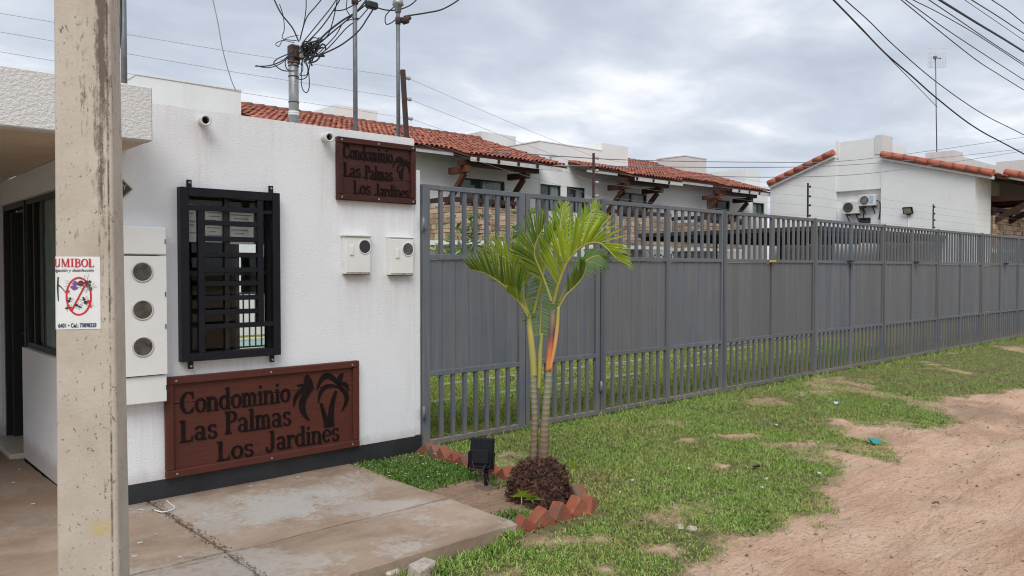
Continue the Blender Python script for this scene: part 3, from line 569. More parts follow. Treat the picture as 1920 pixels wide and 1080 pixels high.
# ---------------------------------------------------------------- gatehouse
gh = thing('gatehouse', 'white stuccoed gatehouse with barred window, flat canopy and black plinth', 'building', (1.4, 0, 0))
HT = 2.742; WX0, WX1, WZ0, WZ1 = 2.0, 2.705, .962, 2.160
MB().wall((1.4, 0, .13), (1, 0, 0), (0, 1, 0), 2.61, HT-.13, .15, [(WX0-1.4, WX1-1.4, WZ0-.13, WZ1-.13)]).obj('front_wall', MT['stucco'], gh)
MB().box((1.404, -.006, -.2), (4.075, .156, .13)).box((1.406, .156, -.2), (1.55, 2.05, .02)).obj('plinth', MT['plinth'], gh)
MB().box((4.012, .004, .131), (4.078, .16, 2.47), .006).obj('gate_pier', MT['stucco'], gh)
MB().wall((1.4, 3.1, .0), (0, -1, 0), (1, 0, 0), 2.95, 2.40, .14, [(1.05, 2.83, .94, 2.19), (.1, 1.05, 0, 2.19)]).obj('side_wall', MT['stucco'], gh)
MB().wall((1.55, 2.05, 0), (1, 0, 0), (0, 1, 0), 2.46, 2.6, .12, [(1.72, 2.19, 0, 1.90)]).obj('back_wall', MT['olive'], gh)
MB().box((3.90, .16, 0), (4.01, 2.05, 2.6)).box((1.55, 2.9, 0), (3.0, 3.05, 2.6)).obj('end_wall', MT['stucco'], gh)
MB().box((1.41, .16, 2.62), (4.0, 3.1, 2.70)).obj('roof_slab', MT['house_old'], gh)
MB().box((1.55, .16, -.01), (3.9, 2.05, .012)).obj('floor', MT['tilefloor'], gh)
MB().box((1.3, 2.05, -.02), (1.56, 3.0, .035), .004).obj('threshold', MT['tilefloor'], gh)
# canopy: fascia, soffit
MB().box((-7, -.5, 2.405), (1.667, -.38, 2.744), .008).obj('canopy_fascia', MT['stucco_rough'], gh)
MB().box((-7, -.38, 2.408), (1.66, -.002, 2.70)).box((-7, .0, 2.402), (1.398, 3.1, 2.70)).obj('canopy_soffit', MT['soffit'], gh)
MB().box((-7, 3.11, 0), (1.5, 3.25, 2.7)).obj('passage_wall', MT['stucco'], gh)
# side window and door
fr = MB(); X = 1.44
for a, b in (((X, .27, .94), (X+.06, .31, 2.19)), ((X, 2.01, .94), (X+.06, 2.05, 2.19)), ((X, .31, .94), (X+.06, 2.01, .985)), ((X, .31, 2.145), (X+.06, 2.01, 2.19)), ((X+.01, 1.48, .985), (X+.05, 1.53, 2.145)), ((X+.004, 1.76, .985), (X+.044, 1.80, 2.145))): fr.box(a, b)
sfr = fr.obj('side_window_frame', MT['alu'], gh)
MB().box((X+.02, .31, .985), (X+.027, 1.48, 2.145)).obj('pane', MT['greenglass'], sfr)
dfr = MB().box((1.43, 2.06, .036), (1.50, 2.11, 2.19)).box((1.43, 2.95, .036), (1.50, 2.998, 2.19)).box((1.43, 2.11, 2.14), (1.50, 2.95, 2.19)).obj('door_frame', MT['alu'], gh)
dl = MB().box((1.47, 2.86, .04), (2.2, 2.90, 2.13), .004).obj('door', MT['doorway_shade'], gh)  # dark leaf added to stand for the shaded interior in the doorway
MB().tube([(1.56, 2.85, 1.0), (1.56, 2.82, 1.0), (1.66, 2.815, 1.0)], .009, 6).obj('door_handle', MT['galv'], dl)
# inside
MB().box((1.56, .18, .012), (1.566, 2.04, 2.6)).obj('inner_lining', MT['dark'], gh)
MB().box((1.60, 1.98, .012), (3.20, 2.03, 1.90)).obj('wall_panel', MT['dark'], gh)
bf = MB().box((3.25, 2.02, .012), (3.29, 2.19, 1.90)).box((3.70, 2.02, .012), (3.74, 2.19, 1.90)).box((3.29, 2.02, 1.86), (3.70, 2.19, 1.9)).obj('back_door_frame', MT['white'], gh)
MB().box((3.55, 1.96, .5), (3.72, 2.0, 1.05)).obj('curtain', MT['purplecloth'], gh)
wf = MB()
for a, b in (((WX0, .05, WZ0), (WX0+.035, .10, WZ1)), ((WX1-.035, .05, WZ0), (WX1, .10, WZ1)), ((WX0, .05, WZ0), (WX1, .10, WZ0+.035)), ((WX0+.035, .05, WZ1-.035), (WX1-.035, .10, WZ1)), ((2.345, .055, WZ0+.035), (2.375, .095, WZ1-.035)), ((WX0+.035, .06, 1.555), (WX1-.035, .09, 1.59))): wf.box(a, b)
wfo = wf.obj('window_frame', MT['alu'], gh)
for x0, x1 in ((WX0+.035, 2.345), (2.375, WX1-.035)):
    for z0, z1 in ((WZ0+.035, 1.555), (1.59, WZ1-.035)): MB().box((x0, .072, z0), (x1, .078, z1)).obj('pane', MT['glass'], wfo)
for i, (x0, x1, z0, z1, lb) in enumerate([(2.04, 2.16, 1.80, 2.07, 'narrow white notice behind the left edge of the barred window'), (2.20, 2.355, 1.80, 2.055, 'white notice taped behind the middle of the barred window'), (2.385, 2.57, 1.79, 2.045, 'larger white notice taped behind the right of the barred window')]):
    x0, x1 = x0+.02, x1+.02
    p = thing('paper_notice', lb, 'notice', ((x0+x1)/2, .1, z0), 'notices taped inside the window')
    MB().box((x0, .104, z0), (x1, .106, z1)).obj('sheet', MT['paper'], p); t_ = MB()
    for r_ in range(7): t_.box((x0+.012+.02*(r_ % 2), .1025, z1-.04-.028*r_), (x1-.015-.03*((r_*7) % 3), .1035, z1-.032-.028*r_))
    t_.obj('print', simple('grey_print', (.35, .35, .36)), p)
# pendant items inside: chair with jacket
ch = thing('office_chair', 'dark office chair standing inside the gatehouse window', 'chair', (2.5, 1.25, .012))
MB().box((2.28, 1.05, .42), (2.72, 1.5, .50), .03).obj('seat', MT['cloth'], ch); MB().box((2.30, 1.46, .58), (2.70, 1.53, 1.25), .03, ).obj('backrest', MT['cloth'], ch)
MB().bar((2.5, 1.49, .5), (2.5, 1.52, .6), .06, .02).obj('back_bar', MT['alu'], ch); MB().tube([(2.5, 1.27, .08), (2.5, 1.27, .42)], .025, 8).obj('column', MT['alu'], ch)
for k in range(5):
    an = 2*PI*k/5; MB().bar((2.5, 1.27, .09), (2.5+.26*math.cos(an), 1.27+.26*math.sin(an), .05), .03, .025).obj('leg', MT['alu'], ch)
jk = MB(); pts = []
for i in range(9):
    for j in range(7):
        u = i/8; v = j/6; pts.append((2.02+.24*u, .50+.05*math.sin(u*9+v*2), 1.55-.75*v*(1-.25*abs(u-.5)) + .02*math.sin(u*14)))
jk.add(pts, [(i*7+j, (i+1)*7+j, (i+1)*7+j+1, i*7+j+1) for i in range(8) for j in range(6)], True); jk.add([(p[0], p[1]+.03, p[2]) for p in pts], [(i*7+j, (i+1)*7+j, (i+1)*7+j+1, i*7+j+1) for i in range(8) for j in range(6)], True)
tag(jk.own('jacket', MT['cloth'], (2.14, .5, 1.5)), 'grey jacket hanging just inside the left of the barred window', 'jacket')
# ---- grille
gr = thing('window_grille', 'black welded steel grille bolted over the gatehouse window', 'window grille', (2.35, -.05, .95))
gx0, gx1, gz0, gz1 = 1.982, 2.722, .948, 2.178; Y0, Y1 = -.075, -.025
G = MB(); G.box((gx0, Y0, gz0), (gx0+.058, Y1, gz1), .003).box((gx1-.058, Y0, gz0), (gx1, Y1, gz1), .003).box((gx0+.058, Y0, gz1-.062), (gx1-.058, Y1, gz1), .003).box((gx0+.058, Y0, gz0), (gx1-.058, Y1, gz0+.055), .003); G.obj('outer_frame', MT['black'], gr)
# side returns to the wall
MB().box((gx0+.002, Y1, gz0), (gx0+.02, .0, gz1)).box((gx1-.02, Y1, gz0), (gx1-.002, .0, gz1)).obj('side_return', MT['black'], gr)
MB().box((2.105, Y0+.006, gz0+.055), (2.150, Y1-.004, 2.018), .002).obj('upright', MT['black'], gr); MB().box((2.545, Y0+.006, 1.206), (2.592, Y1-.004, gz1-.062), .002).obj('upright', MT['black'], gr)
MB().box((gx0+.058, Y0+.008, 2.018), (2.545, Y1-.006, 2.055), .002).obj('crossbar', MT['black'], gr)
for z in (1.934, 1.82, 1.706, 1.596, 1.498, 1.392, 1.29): MB().box((2.150, Y0+.01, z-.018), (2.545, Y1-.008, z+.018), .002).obj('crossbar', MT['black'], gr)
MB().box((2.150, Y0+.008, 1.170), (gx1-.058, Y1-.006, 1.206), .002).obj('crossbar', MT['black'], gr)
MB().box((2.592, Y0+.01, 2.018), (gx1-.058, Y1-.008, 2.04)).obj('crossbar', MT['black'], gr)
for px, zz_ in ((2.055, gz1), (2.665, gz1), (2.055, gz0), (2.665, gz0)):
    s_ = 1 if zz_ == gz1 else -1
    t_ = MB().box((px-.018, -.045, zz_), (px+.018, -.030, zz_+s_*.055), .003).obj('fixing_tab', MT['black'], gr); MB().disc((px, -.045, zz_+s_*.035), (0, -1, 0), .008, .006, 8).obj('bolt', MT['galv'], t_)
# ---- drain spouts
for (x, z, lb) in ((2.165, 2.665, 'left white drain spout poking from the gatehouse wall above the window'), (3.14, 2.655, 'right white drain spout beside the upper brown sign')):
    d = thing('drain_spout', lb, 'drain pipe', (x, 0, z), 'drain spouts of the gatehouse')
    mb = MB(); mb.tube([(x, .02, z), (x-.015, -.09, z-.012)], .031, 14, False); mb.ring((x-.0155, -.115, z-.0125), (.12, .99, .1), .026, .040, .04, 18); mb.obj('pipe', MT['pvc'], d)
    MB().disc((x-.004, -.03, z-.003), (-.1, -1, -.1), .0265, .004, 14).obj('bore', MT['ink'], d)
# ---- three-meter cabinet
cb = thing('meter_cabinet', 'tall cream meter cabinet with three round windows on the gatehouse wall', 'meter cabinet', (1.71, 0, .69))
mb = MB(); mb.box((1.553, -.12, 1.700), (1.871, .0, 1.886), .006).obj('top_cover', MT['meter'], cb)
mb = MB(); mb.box((1.553, -.10, .69), (1.871, .0, .875), .006).obj('bottom_cover', MT['meter'], cb)
bd = MB().wall((1.556, -.118, .884), (1, 0, 0), (0, 1, 0), .312, .806, .115, []).obj('door', MT['meter'], cb)
for z in (1.582, 1.327, 1.079):
    w_ = MB().ring((1.712, -.119, z), (0, -1, 0), .060, .070, .004, 28).obj('window_rim', MT['bulb'], cb); MB().disc((1.712, -.119, z), (0, -1, 0), .0605, .002, 28).obj('window_glass', MT['meterglass'], w_)
for z in (1.79, 1.21, 1.43, .79): MB().box((1.858, -.124, z-.016), (1.863, -.116, z+.016)).obj('latch', MT['ink'], cb)
# ---- two single meter boxes
def meterbox(x0, x1, z0, z1, cx, cz, hx, hz, lb, hood):
    b = thing('meter_box', lb, 'meter box', (x0, 0, z0), 'single meter boxes beside the gate')
    MB().box((x0, -.055, z0), (x1-.012, -.0, z1), .004).obj('case', MT['meter'], b)
    MB().box((x0+.008, -.062, z0+.012), (x1-.02, -.055, z1-.012), .003).obj('door', MT['meter'], b)
    if hood: MB().box((x0-.012, -.075, z1), (x1, -.0, z1+.018), .004).obj('hood', MT['meter'], b)
    else: MB().box((x0-.004, -.065, z1), (x1, -.0, z1+.010), .003).obj('hood', MT['meter'], b)
    r_ = MB().ring((cx, -.062, cz), (0, -1, 0), .053, .062, .004, 26).obj('window_rim', MT['white'], b); MB().disc((cx, -.062, cz), (0, -1, 0), .0535, .002, 26).obj('window_glass', MT['meterglass'] if not hood else MT['ink'], r_)
    MB().box((hx-.017, -.073, hz-.04), (hx+.017, -.062, hz+.04), .004).obj('handle', MT['meter'], b)
    MB().box((x0+.01, -.057, z0-.006), (x1-.022, -.01, z0)).obj('bottom_lip', MT['rust'], b); MB().tube([(x0+.12, -.066, z0+.015), (x0+.13, -.07, z0+.008), (x0+.14, -.066, z0+.016)], .004, 5).obj('seal_wire', MT['galv'], b)
meterbox(3.29, 3.545, 1.562, 1.868, 3.470, 1.786, 3.345, 1.755, 'left single meter box with dark round window below the upper sign', True)
meterbox(3.72, 3.975, 1.552, 1.868, 3.90, 1.772, 3.79, 1.735, 'right single meter box with grey round window beside the gate post', False)
# ---- diamond sign half hidden by the pole
dg = thing('diamond_sign', 'dark green diamond sign with gold rim half hidden behind the pole', 'sign', (1.47, 0, 2.15))
dc = on_y(205, 352, -.01); q = .147
MB().poly([(dc.x-q, -.002, dc.z), (dc.x, -.002, dc.z-q), (dc.x+q, -.002, dc.z), (dc.x, -.002, dc.z+q)], (0, -1, 0), .008).obj('rim', simple('dull_gold', (.34, .29, .12)), dg); q -= .012
MB().poly([(dc.x-q, -.0105, dc.z), (dc.x, -.0105, dc.z-q), (dc.x+q, -.0105, dc.z), (dc.x, -.0105, dc.z+q)], (0, -1, 0), .003).obj('plate', simple('dark_green_enamel', (.03, .05, .04)), dg)
# ---------------------------------------------------------------- lettering
def ribbon(mb, pts, ws, xf, z0, th):
    n = len(pts); L = []; Rr = []
    for i, (x, y) in enumerate(pts):
        a = pts[max(i-1, 0)]; b = pts[min(i+1, n-1)]; dx, dy = b[0]-a[0], b[1]-a[1]; l = math.hypot(dx, dy) or 1; nx_, ny_ = -dy/l, dx/l; w = ws[i]/2
        L.append((x+nx_*w, y+ny_*w)); Rr.append((x-nx_*w, y-ny_*w))
    vs = [xf(*p, z0+th) for p in L] + [xf(*p, z0+th) for p in Rr] + [xf(*p, z0) for p in L] + [xf(*p, z0) for p in Rr]; fs = []
    for i in range(n-1):
        fs += [(i, i+1, n+i+1, n+i), (i, 2*n+i, 2*n+i+1, i+1), (n+i, n+i+1, 3*n+i+1, 3*n+i)]
    fs += [(0, n, 3*n, 2*n), (n-1, 3*n-1, 4*n-1, 2*n-1)]; mb.add(vs, fs)
TK, TN, SF = .155, .065, .06
def stem(x, y0, y1, s0=True, s1=True, w=TK):
    o = [([(x, y0), (x, y1)], [w, w])]
    if s0: o.append(([(x-w*.95, y0+SF/2), (x+w*.95, y0+SF/2)], [SF, SF]))
    if s1: o.append(([(x-w*.95, y1-SF/2), (x+w*.5, y1-SF/2)], [SF, SF]))
    return o
def arc(cx, cy, rx, ry, a0, a1, tk=TK, tn=TN, n=14):
    P = []; Wd = []
    for i in range(n+1):
        a = R(a0+(a1-a0)*i/n); P.append((cx+rx*math.cos(a), cy+ry*math.sin(a))); Wd.append(tn+(tk-tn)*abs(math.cos(a))**1.2)
    return (P, Wd)
def glyph(c):
    xh = .66
    if c == 'C': return [arc(.40, .5, .33, .46, 48, 312, .19), ([(.63, .98), (.63, .66)], [.05, .07]), ([(.63, .06), (.63, .26)], [.04, .04])], .74
    if c == 'o': return [arc(.30, .33, .225, .30, 0, 360)], .60
    if c == 'n': return stem(.14, 0, xh) + [arc(.34, .40, .17, .23, 0, 150, .13)] + stem(.51, 0, .42, True, False), .68
    if c == 'm': return stem(.14, 0, xh) + [arc(.30, .40, .14, .23, 0, 150, .13), arc(.59, .40, .14, .23, 0, 150, .13)] + stem(.44, 0, .42, True, False) + stem(.73, 0, .42, True, False), .90
    if c == 'd': return [arc(.27, .33, .20, .30, 30, 330)] + stem(.47, 0, 1.0, True, True), .64
    if c == 'i': return stem(.16, 0, xh) + [([(.16, .80), (.16, .93)], [.14, .14])], .33
    if c == 'l': return stem(.16, 0, 1.0), .33
    if c == 'L': return stem(.18, 0, 1.0, True, True, .18) + [([(.1, .035), (.58, .035)], [.07, .07]), ([(.57, .02), (.59, .25)], [.07, .04])], .68
    if c == 'P': return stem(.18, 0, 1.0, True, True, .18) + [arc(.34, .75, .22, .22, -90, 90), ([(.18, .955), (.36, .955)], [.06, .06]), ([(.18, .54), (.36, .54)], [.06, .06])], .66
    if c == 'J': return stem(.40, .2, 1.0, False, True, .18) + [arc(.22, .22, .18, .22, -150, 0, .16, .09), ([(.02, .16), (.14, .16)], [.16, .16])], .62
    if c == 'r': return stem(.14, 0, xh) + [arc(.36, .36, .18, .25, 60, 160, .12, .09), ([(.38, .55), (.50, .55)], [.14, .14])], .52
    if c == 'e': return [arc(.30, .33, .225, .30, 0, 315), ([(.10, .35), (.52, .35)], [.06, .06])], .58
    if c == 'a': return [arc(.25, .19, .16, .16, 20, 340, .13)] + [arc(.26, .47, .18, .16, 0, 165, .13, .07)] + stem(.44, 0, .48, False, False) + [([(.40, .03), (.60, .03)], [.06, .06])], .60
    if c == 's': return [arc(.27, .485, .16, .145, 30, 255, .13, .075), arc(.27, .175, .17, .15, 85, -150, .13, .075), ([(.42, .64), (.42, .48)], [.05, .05]), ([(.10, .02), (.10, .2)], [.05, .05])], .54
    if c == 'F': return stem(.18, 0, 1., True, True, .17) + [([(.18, .965), (.62, .965)], [.07, .07]), ([(.60, .99), (.62, .74)], [.07, .04]), ([(.18, .5), (.48, .5)], [.07, .07]), ([(.46, .38), (.46, .62)], [.05, .05])], .70
    if c == 'U': return stem(.18, .3, 1., False, True, .17) + [arc(.37, .3, .20, .27, 180, 360, .15, .08)] + stem(.58, .3, 1., False, True, .08), .78
    if c == 'M': return stem(.10, 0, 1., True, True, .06) + stem(.78, 0, 1., True, True, .17) + [([(.12, 1.), (.44, .05)], [.17, .15]), ([(.44, .05), (.74, 1.)], [.06, .06])], .98
    if c == 'I': return stem(.20, 0, 1., True, True, .18) + [([(.2, .97), (.37, .97)], [.06, .06])], .44
    if c == 'B': return stem(.18, 0, 1., True, True, .17) + [arc(.36, .75, .19, .21, -90, 90, .14), arc(.38, .27, .22, .235, -90, 90, .16), ([(.18, .965), (.38, .965)], [.06, .06]), ([(.18, .52), (.4, .52)], [.06, .06]), ([(.18, .035), (.4, .035)], [.06, .06])], .70
    if c == 'O': return [arc(.40, .5, .31, .46, 0, 360, .18)], .80
    return [], .36
def word(mb, txt, x, y, size, width, xf, z0=0, th=.004):
    tot = sum(glyph(c)[1] for c in txt); k = width/(tot*size); i_ = 0
    for c in txt:
        st, adv = glyph(c)
        for pts, ws in st:
            i_ += 1; ribbon(mb, [(x+px*size*k, y+py*size) for px, py in pts], [w*size*(k+1)/2 for w in ws], xf, z0, th + (i_ % 7)*.00025)
        x += adv*size*k
def palm_emblem(mb, xf, cx, cy, s, leaves, trunks, th):
    k = 0
    for (a0, a1, b0, b1, wd, bend) in leaves:     # leaf from (a0,a1) to (b0,b1), bend sideways
        P = []; Wd = []; n = 12; dx, dy = b0-a0, b1-a1
        for i in range(n+1):
            t = i/n; P.append((cx+s*(a0+dx*t-dy*bend*4*t*(1-t)), cy+s*(a1+dy*t+dx*bend*4*t*(1-t)))); Wd.append(s*(wd*math.sin(PI*min(1, .12+t*.88))**.8+.01))
        k += 1; ribbon(mb, P, Wd, xf, 0, th + k*.0003)
    for pts, ws in trunks:
        P = spline([(p[0], p[1], 0) for p in pts], 5); n = len(P); Wd = [s*(ws[0]+(ws[1]-ws[0])*i/(n-1)) for i in range(n)]
        k += 1; ribbon(mb, [(cx+s*p.x, cy+s*p.y) for p in P], Wd, xf, 0, th + k*.0003)
def sign(name, lb, x0, x1, z0, z1, mat_, fw, groove, lines, emblem, y=-.004):
    s = thing(name, lb, 'sign', (x0, 0, z0)); d = .035
    zs = [z0+fw*.6] + groove + [z1-fw*.6]
    for a, b in zip(zs[:-1], zs[1:]):
        MB().box((x0+fw*.5, y-.02-rng.uniform(0, .001), a+.002), (x1-fw*.5, y, b-.002), .002).obj('plank', mat_, s)
    for nm, a, b in (('frame_rail', (x0, y-d-.012, z1-fw), (x1, y-.0, z1)), ('frame_rail', (x0, y-d-.012, z0), (x1, y-.0, z0+fw)), ('frame_stile', (x0, y-d-.010, z0+fw), (x0+fw, y-.0, z1-fw)), ('frame_stile', (x1-fw, y-d-.010, z0+fw), (x1, y-.0, z1-fw))): 
        f_ = MB().box(a, b, .006).obj(nm, mat_, s)
        if nm == 'frame_rail':
            for t in (.045, .5, .955): MB().disc((x0+(x1-x0)*t, y-d-.012, (a[2]+b[2])/2), (0, -1, 0), .008, .004, 8).obj('bolt', MT['galv'], f_)
    W_, H_ = x1-x0, z1-z0; xf = lambda u, v, h: (x0+u, y-.0212-h, z0+v)
    for txt, u, v, sz, wd in lines:
        mb = MB(); word(mb, txt, u*W_, v*H_, sz*H_, wd*W_, xf, 0, .005); mb.obj('lettering', MT['letter'], s)
    mb = MB(); palm_emblem(mb, xf, emblem[0]*W_, emblem[1]*H_, emblem[2]*H_, emblem[3], emblem[4], .005); mb.obj('palm_emblem', MT['letter'], s)
    return s
LV = [(.02, .03, -.52, -.06, .12, -.48), (0, -.03, -.48, -.36, .085, -.34), (0, -.02, .10, -.60, .10, .32), (.02, .0, .27, -.16, .085, .34), (.04, .05, .15, .27, .11, .1)]
TRK = [([(-.04, -.12), (-.15, -.45), (-.19, -.90)], (.05, .17)), ([(-.42, -.36), (-.35, -.6), (-.26, -.90)], (.05, .13)), ([(-.22, -.70), (-.22, -.92)], (.22, .26))]
LV2 = LV + [(-.64, -.02, -1.08, -.36, .09, -.28), (-.66, .0, -1.0, .10, .07, -.05), (-.64, .0, -.74, .32, .19, .15), (-.62, .02, -.70, -.72, .14, -.3)]
sign('condominium_sign', 'large maroon wooden sign at the foot of the gatehouse wall', 1.88, 3.423, .136, .847, MT['sign'], .055, [.655], [('Condominio', .068, .615, .225, .54), ('Las', .062, .335, .22, .178), ('Palmas', .272, .355, .235, .343), ('Los', .233, .09, .20, .185), ('Jardines', .475, .105, .22, .412)], (.875, .735, .50, LV2, TRK))
LVS = [(0, 0, -.55, -.22, .09, -.35), (0, 0, -.42, .14, .10, -.35), (0, 0, .22, -.34, .08, .3), (0, 0, .28, .05, .08, .2), (0, 0, .1, .2, .08, -.2), (0, 0, -.3, -.4, .07, -.3)]
sign('condominium_sign', 'small dark maroon wooden sign high on the gatehouse wall', 3.232, 3.998, 2.163, 2.672, MT['sign_dark'], .048, [2.36, 2.52], [('Condominio', .085, .665, .23, .62), ('Las', .085, .38, .225, .21), ('Palmas', .345, .365, .225, .36), ('Los', .20, .115, .215, .22), ('Jardines', .47, .095, .215, .45)], (.855, .68, .42, LVS, [([(0, 0), (-.1, -.3), (-.14, -.62)], (.05, .14)), ([(-.2, -.28), (-.2, -.45), (-.16, -.6)], (.04, .1))]))
# ---------------------------------------------------------------- utility pole
m, nt, bs, col = POLEMAT
pc = on_z(168, 1080, .4); t0 = 3.05; pc = at(171.5, 540, t0); PX, PY = pc.x, pc.y
face = math.atan2(CAM.y-PY, CAM.x-PX) - R(12)     # direction the broad face looks
pole_w = lambda z: (.276 - .0138*(z-.4))/2*.775
def pole_outline(n=5, r=.16):
    P = []
    for (cx, cy, a0) in ((-1, -1, 180), (1, -1, 270), (1, 1, 0), (-1, 1, 90)):
        for i in range(n+1):
            a = R(a0+90*i/n); P.append(((cx*(1-r)+r*math.cos(a)), (cy*(1-r)+r*math.sin(a))))
    return P
OUT = pole_outline()
fx = Vector((-math.sin(face), math.cos(face), 0)); fy = Vector((-math.cos(face), -math.sin(face), 0))   # fx: towards picture right, fy: away from camera
if fx.dot(CR @ Vector((1, 0, 0))) < 0: fx = -fx
def pole_pt(u, v, z): w = pole_w(z); return Vector((PX, PY, z)) + fx*(u*w) + fy*(v*w)
mb = MB(); zs = [-.6, 0, .5, 1, 1.5, 2, 2.5, 3, 4, 6, 8.5]; n = len(OUT)
vs = [pole_pt(u, v, z) for z in zs for u, v in OUT]; fs = [(i*n+k, i*n+(k+1) % n, (i+1)*n+(k+1) % n, (i+1)*n+k) for i in range(len(zs)-1) for k in range(n)]
mb.add(vs, fs, False); mb.add([vs[-n+k] for k in range(n)], [tuple(range(n))])
# stains: vertical streak running down the right-hand arris, pits, lichen
g = nt.nodes.new('ShaderNodeNewGeometry'); dp = nt.nodes.new('ShaderNodeVectorMath'); dp.operation = 'DOT_PRODUCT'; lk(nt, g.outputs['Position'], dp.inputs[0]); dp.inputs[1].default_value = fx
ux = mth(nt, 'SUBTRACT', dp.outputs['Value'], Vector((PX, PY, 0)).dot(fx)); sp = nt.nodes.new('ShaderNodeSeparateXYZ'); lk(nt, g.outputs['Position'], sp.inputs[0])
def band(c, w): return mth(nt, 'MAXIMUM', mth(nt, 'SUBTRACT', 1, mth(nt, 'DIVIDE', mth(nt, 'ABSOLUTE', mth(nt, 'SUBTRACT', ux, c)), w)), 0)
hi = nt.nodes.new('ShaderNodeMapRange'); lk(nt, sp.outputs[2], hi.inputs[0]); hi.inputs[1].default_value = 1.2; hi.inputs[2].default_value = 2.7; hi.inputs[3].default_value = .0; hi.inputs[4].default_value = 1
stk = tex(nt, 1, 7, .72, .15, (34, 34, 2.6), (1, 5, 3)); fine = tex(nt, 46, 5, .75, 0, (1, 1, .5))
b1 = mth(nt, 'MULTIPLY', band(.062, .055), mth(nt, 'ADD', mth(nt, 'MULTIPLY', hi.outputs[0], .8), .22)); b2 = mth(nt, 'MULTIPLY', band(.0, .10), mth(nt, 'MULTIPLY', hi.outputs[0], .55))
amt = mth(nt, 'MULTIPLY', mth(nt, 'MAXIMUM', b1, b2), 1.0)
sf = mth(nt, 'ADD', mth(nt, 'MULTIPLY', mth(nt, 'ADD', mth(nt, 'MULTIPLY', stk, .62), mth(nt, 'MULTIPLY', fine, .38)), .85), mth(nt, 'MULTIPLY', amt, .24))
col = mixc(nt, ramp(nt, sf, [(.525, B3), (.62, (.86, .86, .86))]), col, (.085, .06, .045))
ln = mth(nt, 'MULTIPLY', band(.083, .006), ramp(nt, tex(nt, 7, 6, .8, 0, (1, 1, .8)), [(.40, B3), (.56, W3)]))
col = mixc(nt, ln, col, (.06, .045, .035))
pit = ramp(nt, mth(nt, 'ADD', mth(nt, 'MULTIPLY', tex(nt, 70, 3, .65, .3, (1, 1, .55)), .8), mth(nt, 'MULTIPLY', tex(nt, 9, 3), .2)), [(.615, B3), (.655, (.8, .8, .8))]); col = mixc(nt, pit, col, (.15, .11, .085))
oil = mth(nt, 'MULTIPLY', mth(nt, 'MULTIPLY', band(.045, .05), mth(nt, 'LESS_THAN', mth(nt, 'ABSOLUTE', mth(nt, 'SUBTRACT', sp.outputs[2], .625)), .032)), ramp(nt, tex(nt, 22, 4, .7), [(.40, B3), (.55, W3)]))
col = mixc(nt, oil, col, (.52, .40, .13))
lk(nt, col, bs.inputs['Base Color']); bump(nt, bs, mth(nt, 'SUBTRACT', tex(nt, 60, 5, .7), mth(nt, 'MULTIPLY', pit, 2.)), .45, .004)
pole = mb.own('utility_pole', m, (PX, PY, 0)); tag(pole, 'weathered beige concrete utility pole standing in the foreground', 'utility pole')
# poster wrapped on the pole
dense = []
for i in range(len(OUT)):
    dense.append(OUT[i])
def pole_s(s, z, off):    # s metres along the face from the left silhouette arris, negative wraps round the left side
    w = pole_w(z); r = .16*w; flat = 2*(w-r); q = r*PI/2
    if s >= 0: u = -w+r+s; return Vector((PX, PY, z)) + fx*min(u, w) + fy*(-w-off)
    if s >= -q: a = -s/r; return Vector((PX, PY, z)) + fx*(-w+r-(r+off)*math.sin(a)) + fy*(-w+r-(r+off)*math.cos(a))
    return Vector((PX, PY, z)) + fx*(-w-off) + fy*(-w+r+(-q-s))
zt = at(150, 481, 2.93).z; zb = at(150, 618, 2.93).z
sR = (on_y(187, 550, -2.4)-on_y(105, 550, -2.4)).length
sR = 82/F*2.94 - .026; sL = -.085; PH = zt-zb
po = thing('poster', 'white pest control poster wrapped round the foreground pole', 'poster', (PX, PY, zb))
def sheet(name, m_, s0, s1, z0, z1, off, par, n=24, th=.0006):
    mb = MB(); vs = []
    for i in range(n+1):
        s = s0+(s1-s0)*i/n
        for z in (z0, (z0+z1)/2, z1): vs.append(pole_s(s, z, off+.0004*math.sin(s*130+z*40)))
    fs = [(i*3+j, (i+1)*3+j, (i+1)*3+j+1, i*3+j+1) for i in range(n) for j in range(2)]; mb.add(vs, fs, True); return mb.obj(name, m_, par)
sheet('sheet', MT['paper'], sL, sR, zb, zt, .0016, po)
PF = lambda u, v, h: pole_s(u, v, .0028+h)
mb = MB(); ww = .112/ (sum(glyph(c)[1] for c in 'MIBOL'))*sum(glyph(c)[1] for c in 'FUMIBOL'); word(mb, 'FUMIBOL', sR-.019-ww, zt-.0385, .031, ww, PF, 0, .0002); mb.obj('headline', MT['red'], po)
def text(txt, size, shear=0, bold=0, condense=1):
    c = bpy.data.curves.new('t', 'FONT'); c.body = txt; c.size = size; c.shear = shear; c.offset = bold; c.resolution_u = 3
    o = bpy.data.objects.new('t', c); COL.objects.link(o); dg_ = bpy.context.evaluated_depsgraph_get(); dg_.update(); me = o.evaluated_get(dg_).to_mesh()
    V = [(v.co.x*condense, v.co.y) for v in me.vertices]; Fc = [tuple(p.vertices) for p in me.polygons]; o.evaluated_get(dg_).to_mesh_clear(); bpy.data.objects.remove(o); bpy.data.curves.remove(c); return V, Fc
def ptext(name, txt, size, right, base, m_, shear=0, bold=0, condense=1):
    V, Fc = text(txt, size, shear, bold, condense); xm = max(v[0] for v in V); mb = MB(); mb.add([PF(right-xm+v[0], base+v[1], .0002) for v in V], Fc); mb.obj(name, m_, po)
ptext('tagline', 'Fumigación y desinfección', .0158, sR-.022, zt-.056, MT['ink'], .25, .0002, .93)
ptext('phone_line', '6401 • Cel.: 70898328', .0215, sR-.014, zb+.0075, MT['blue'], 0, .0007, .66)
cx, cz, rx_, rz_ = sR-.073, zb+PH*.455, .041, .069
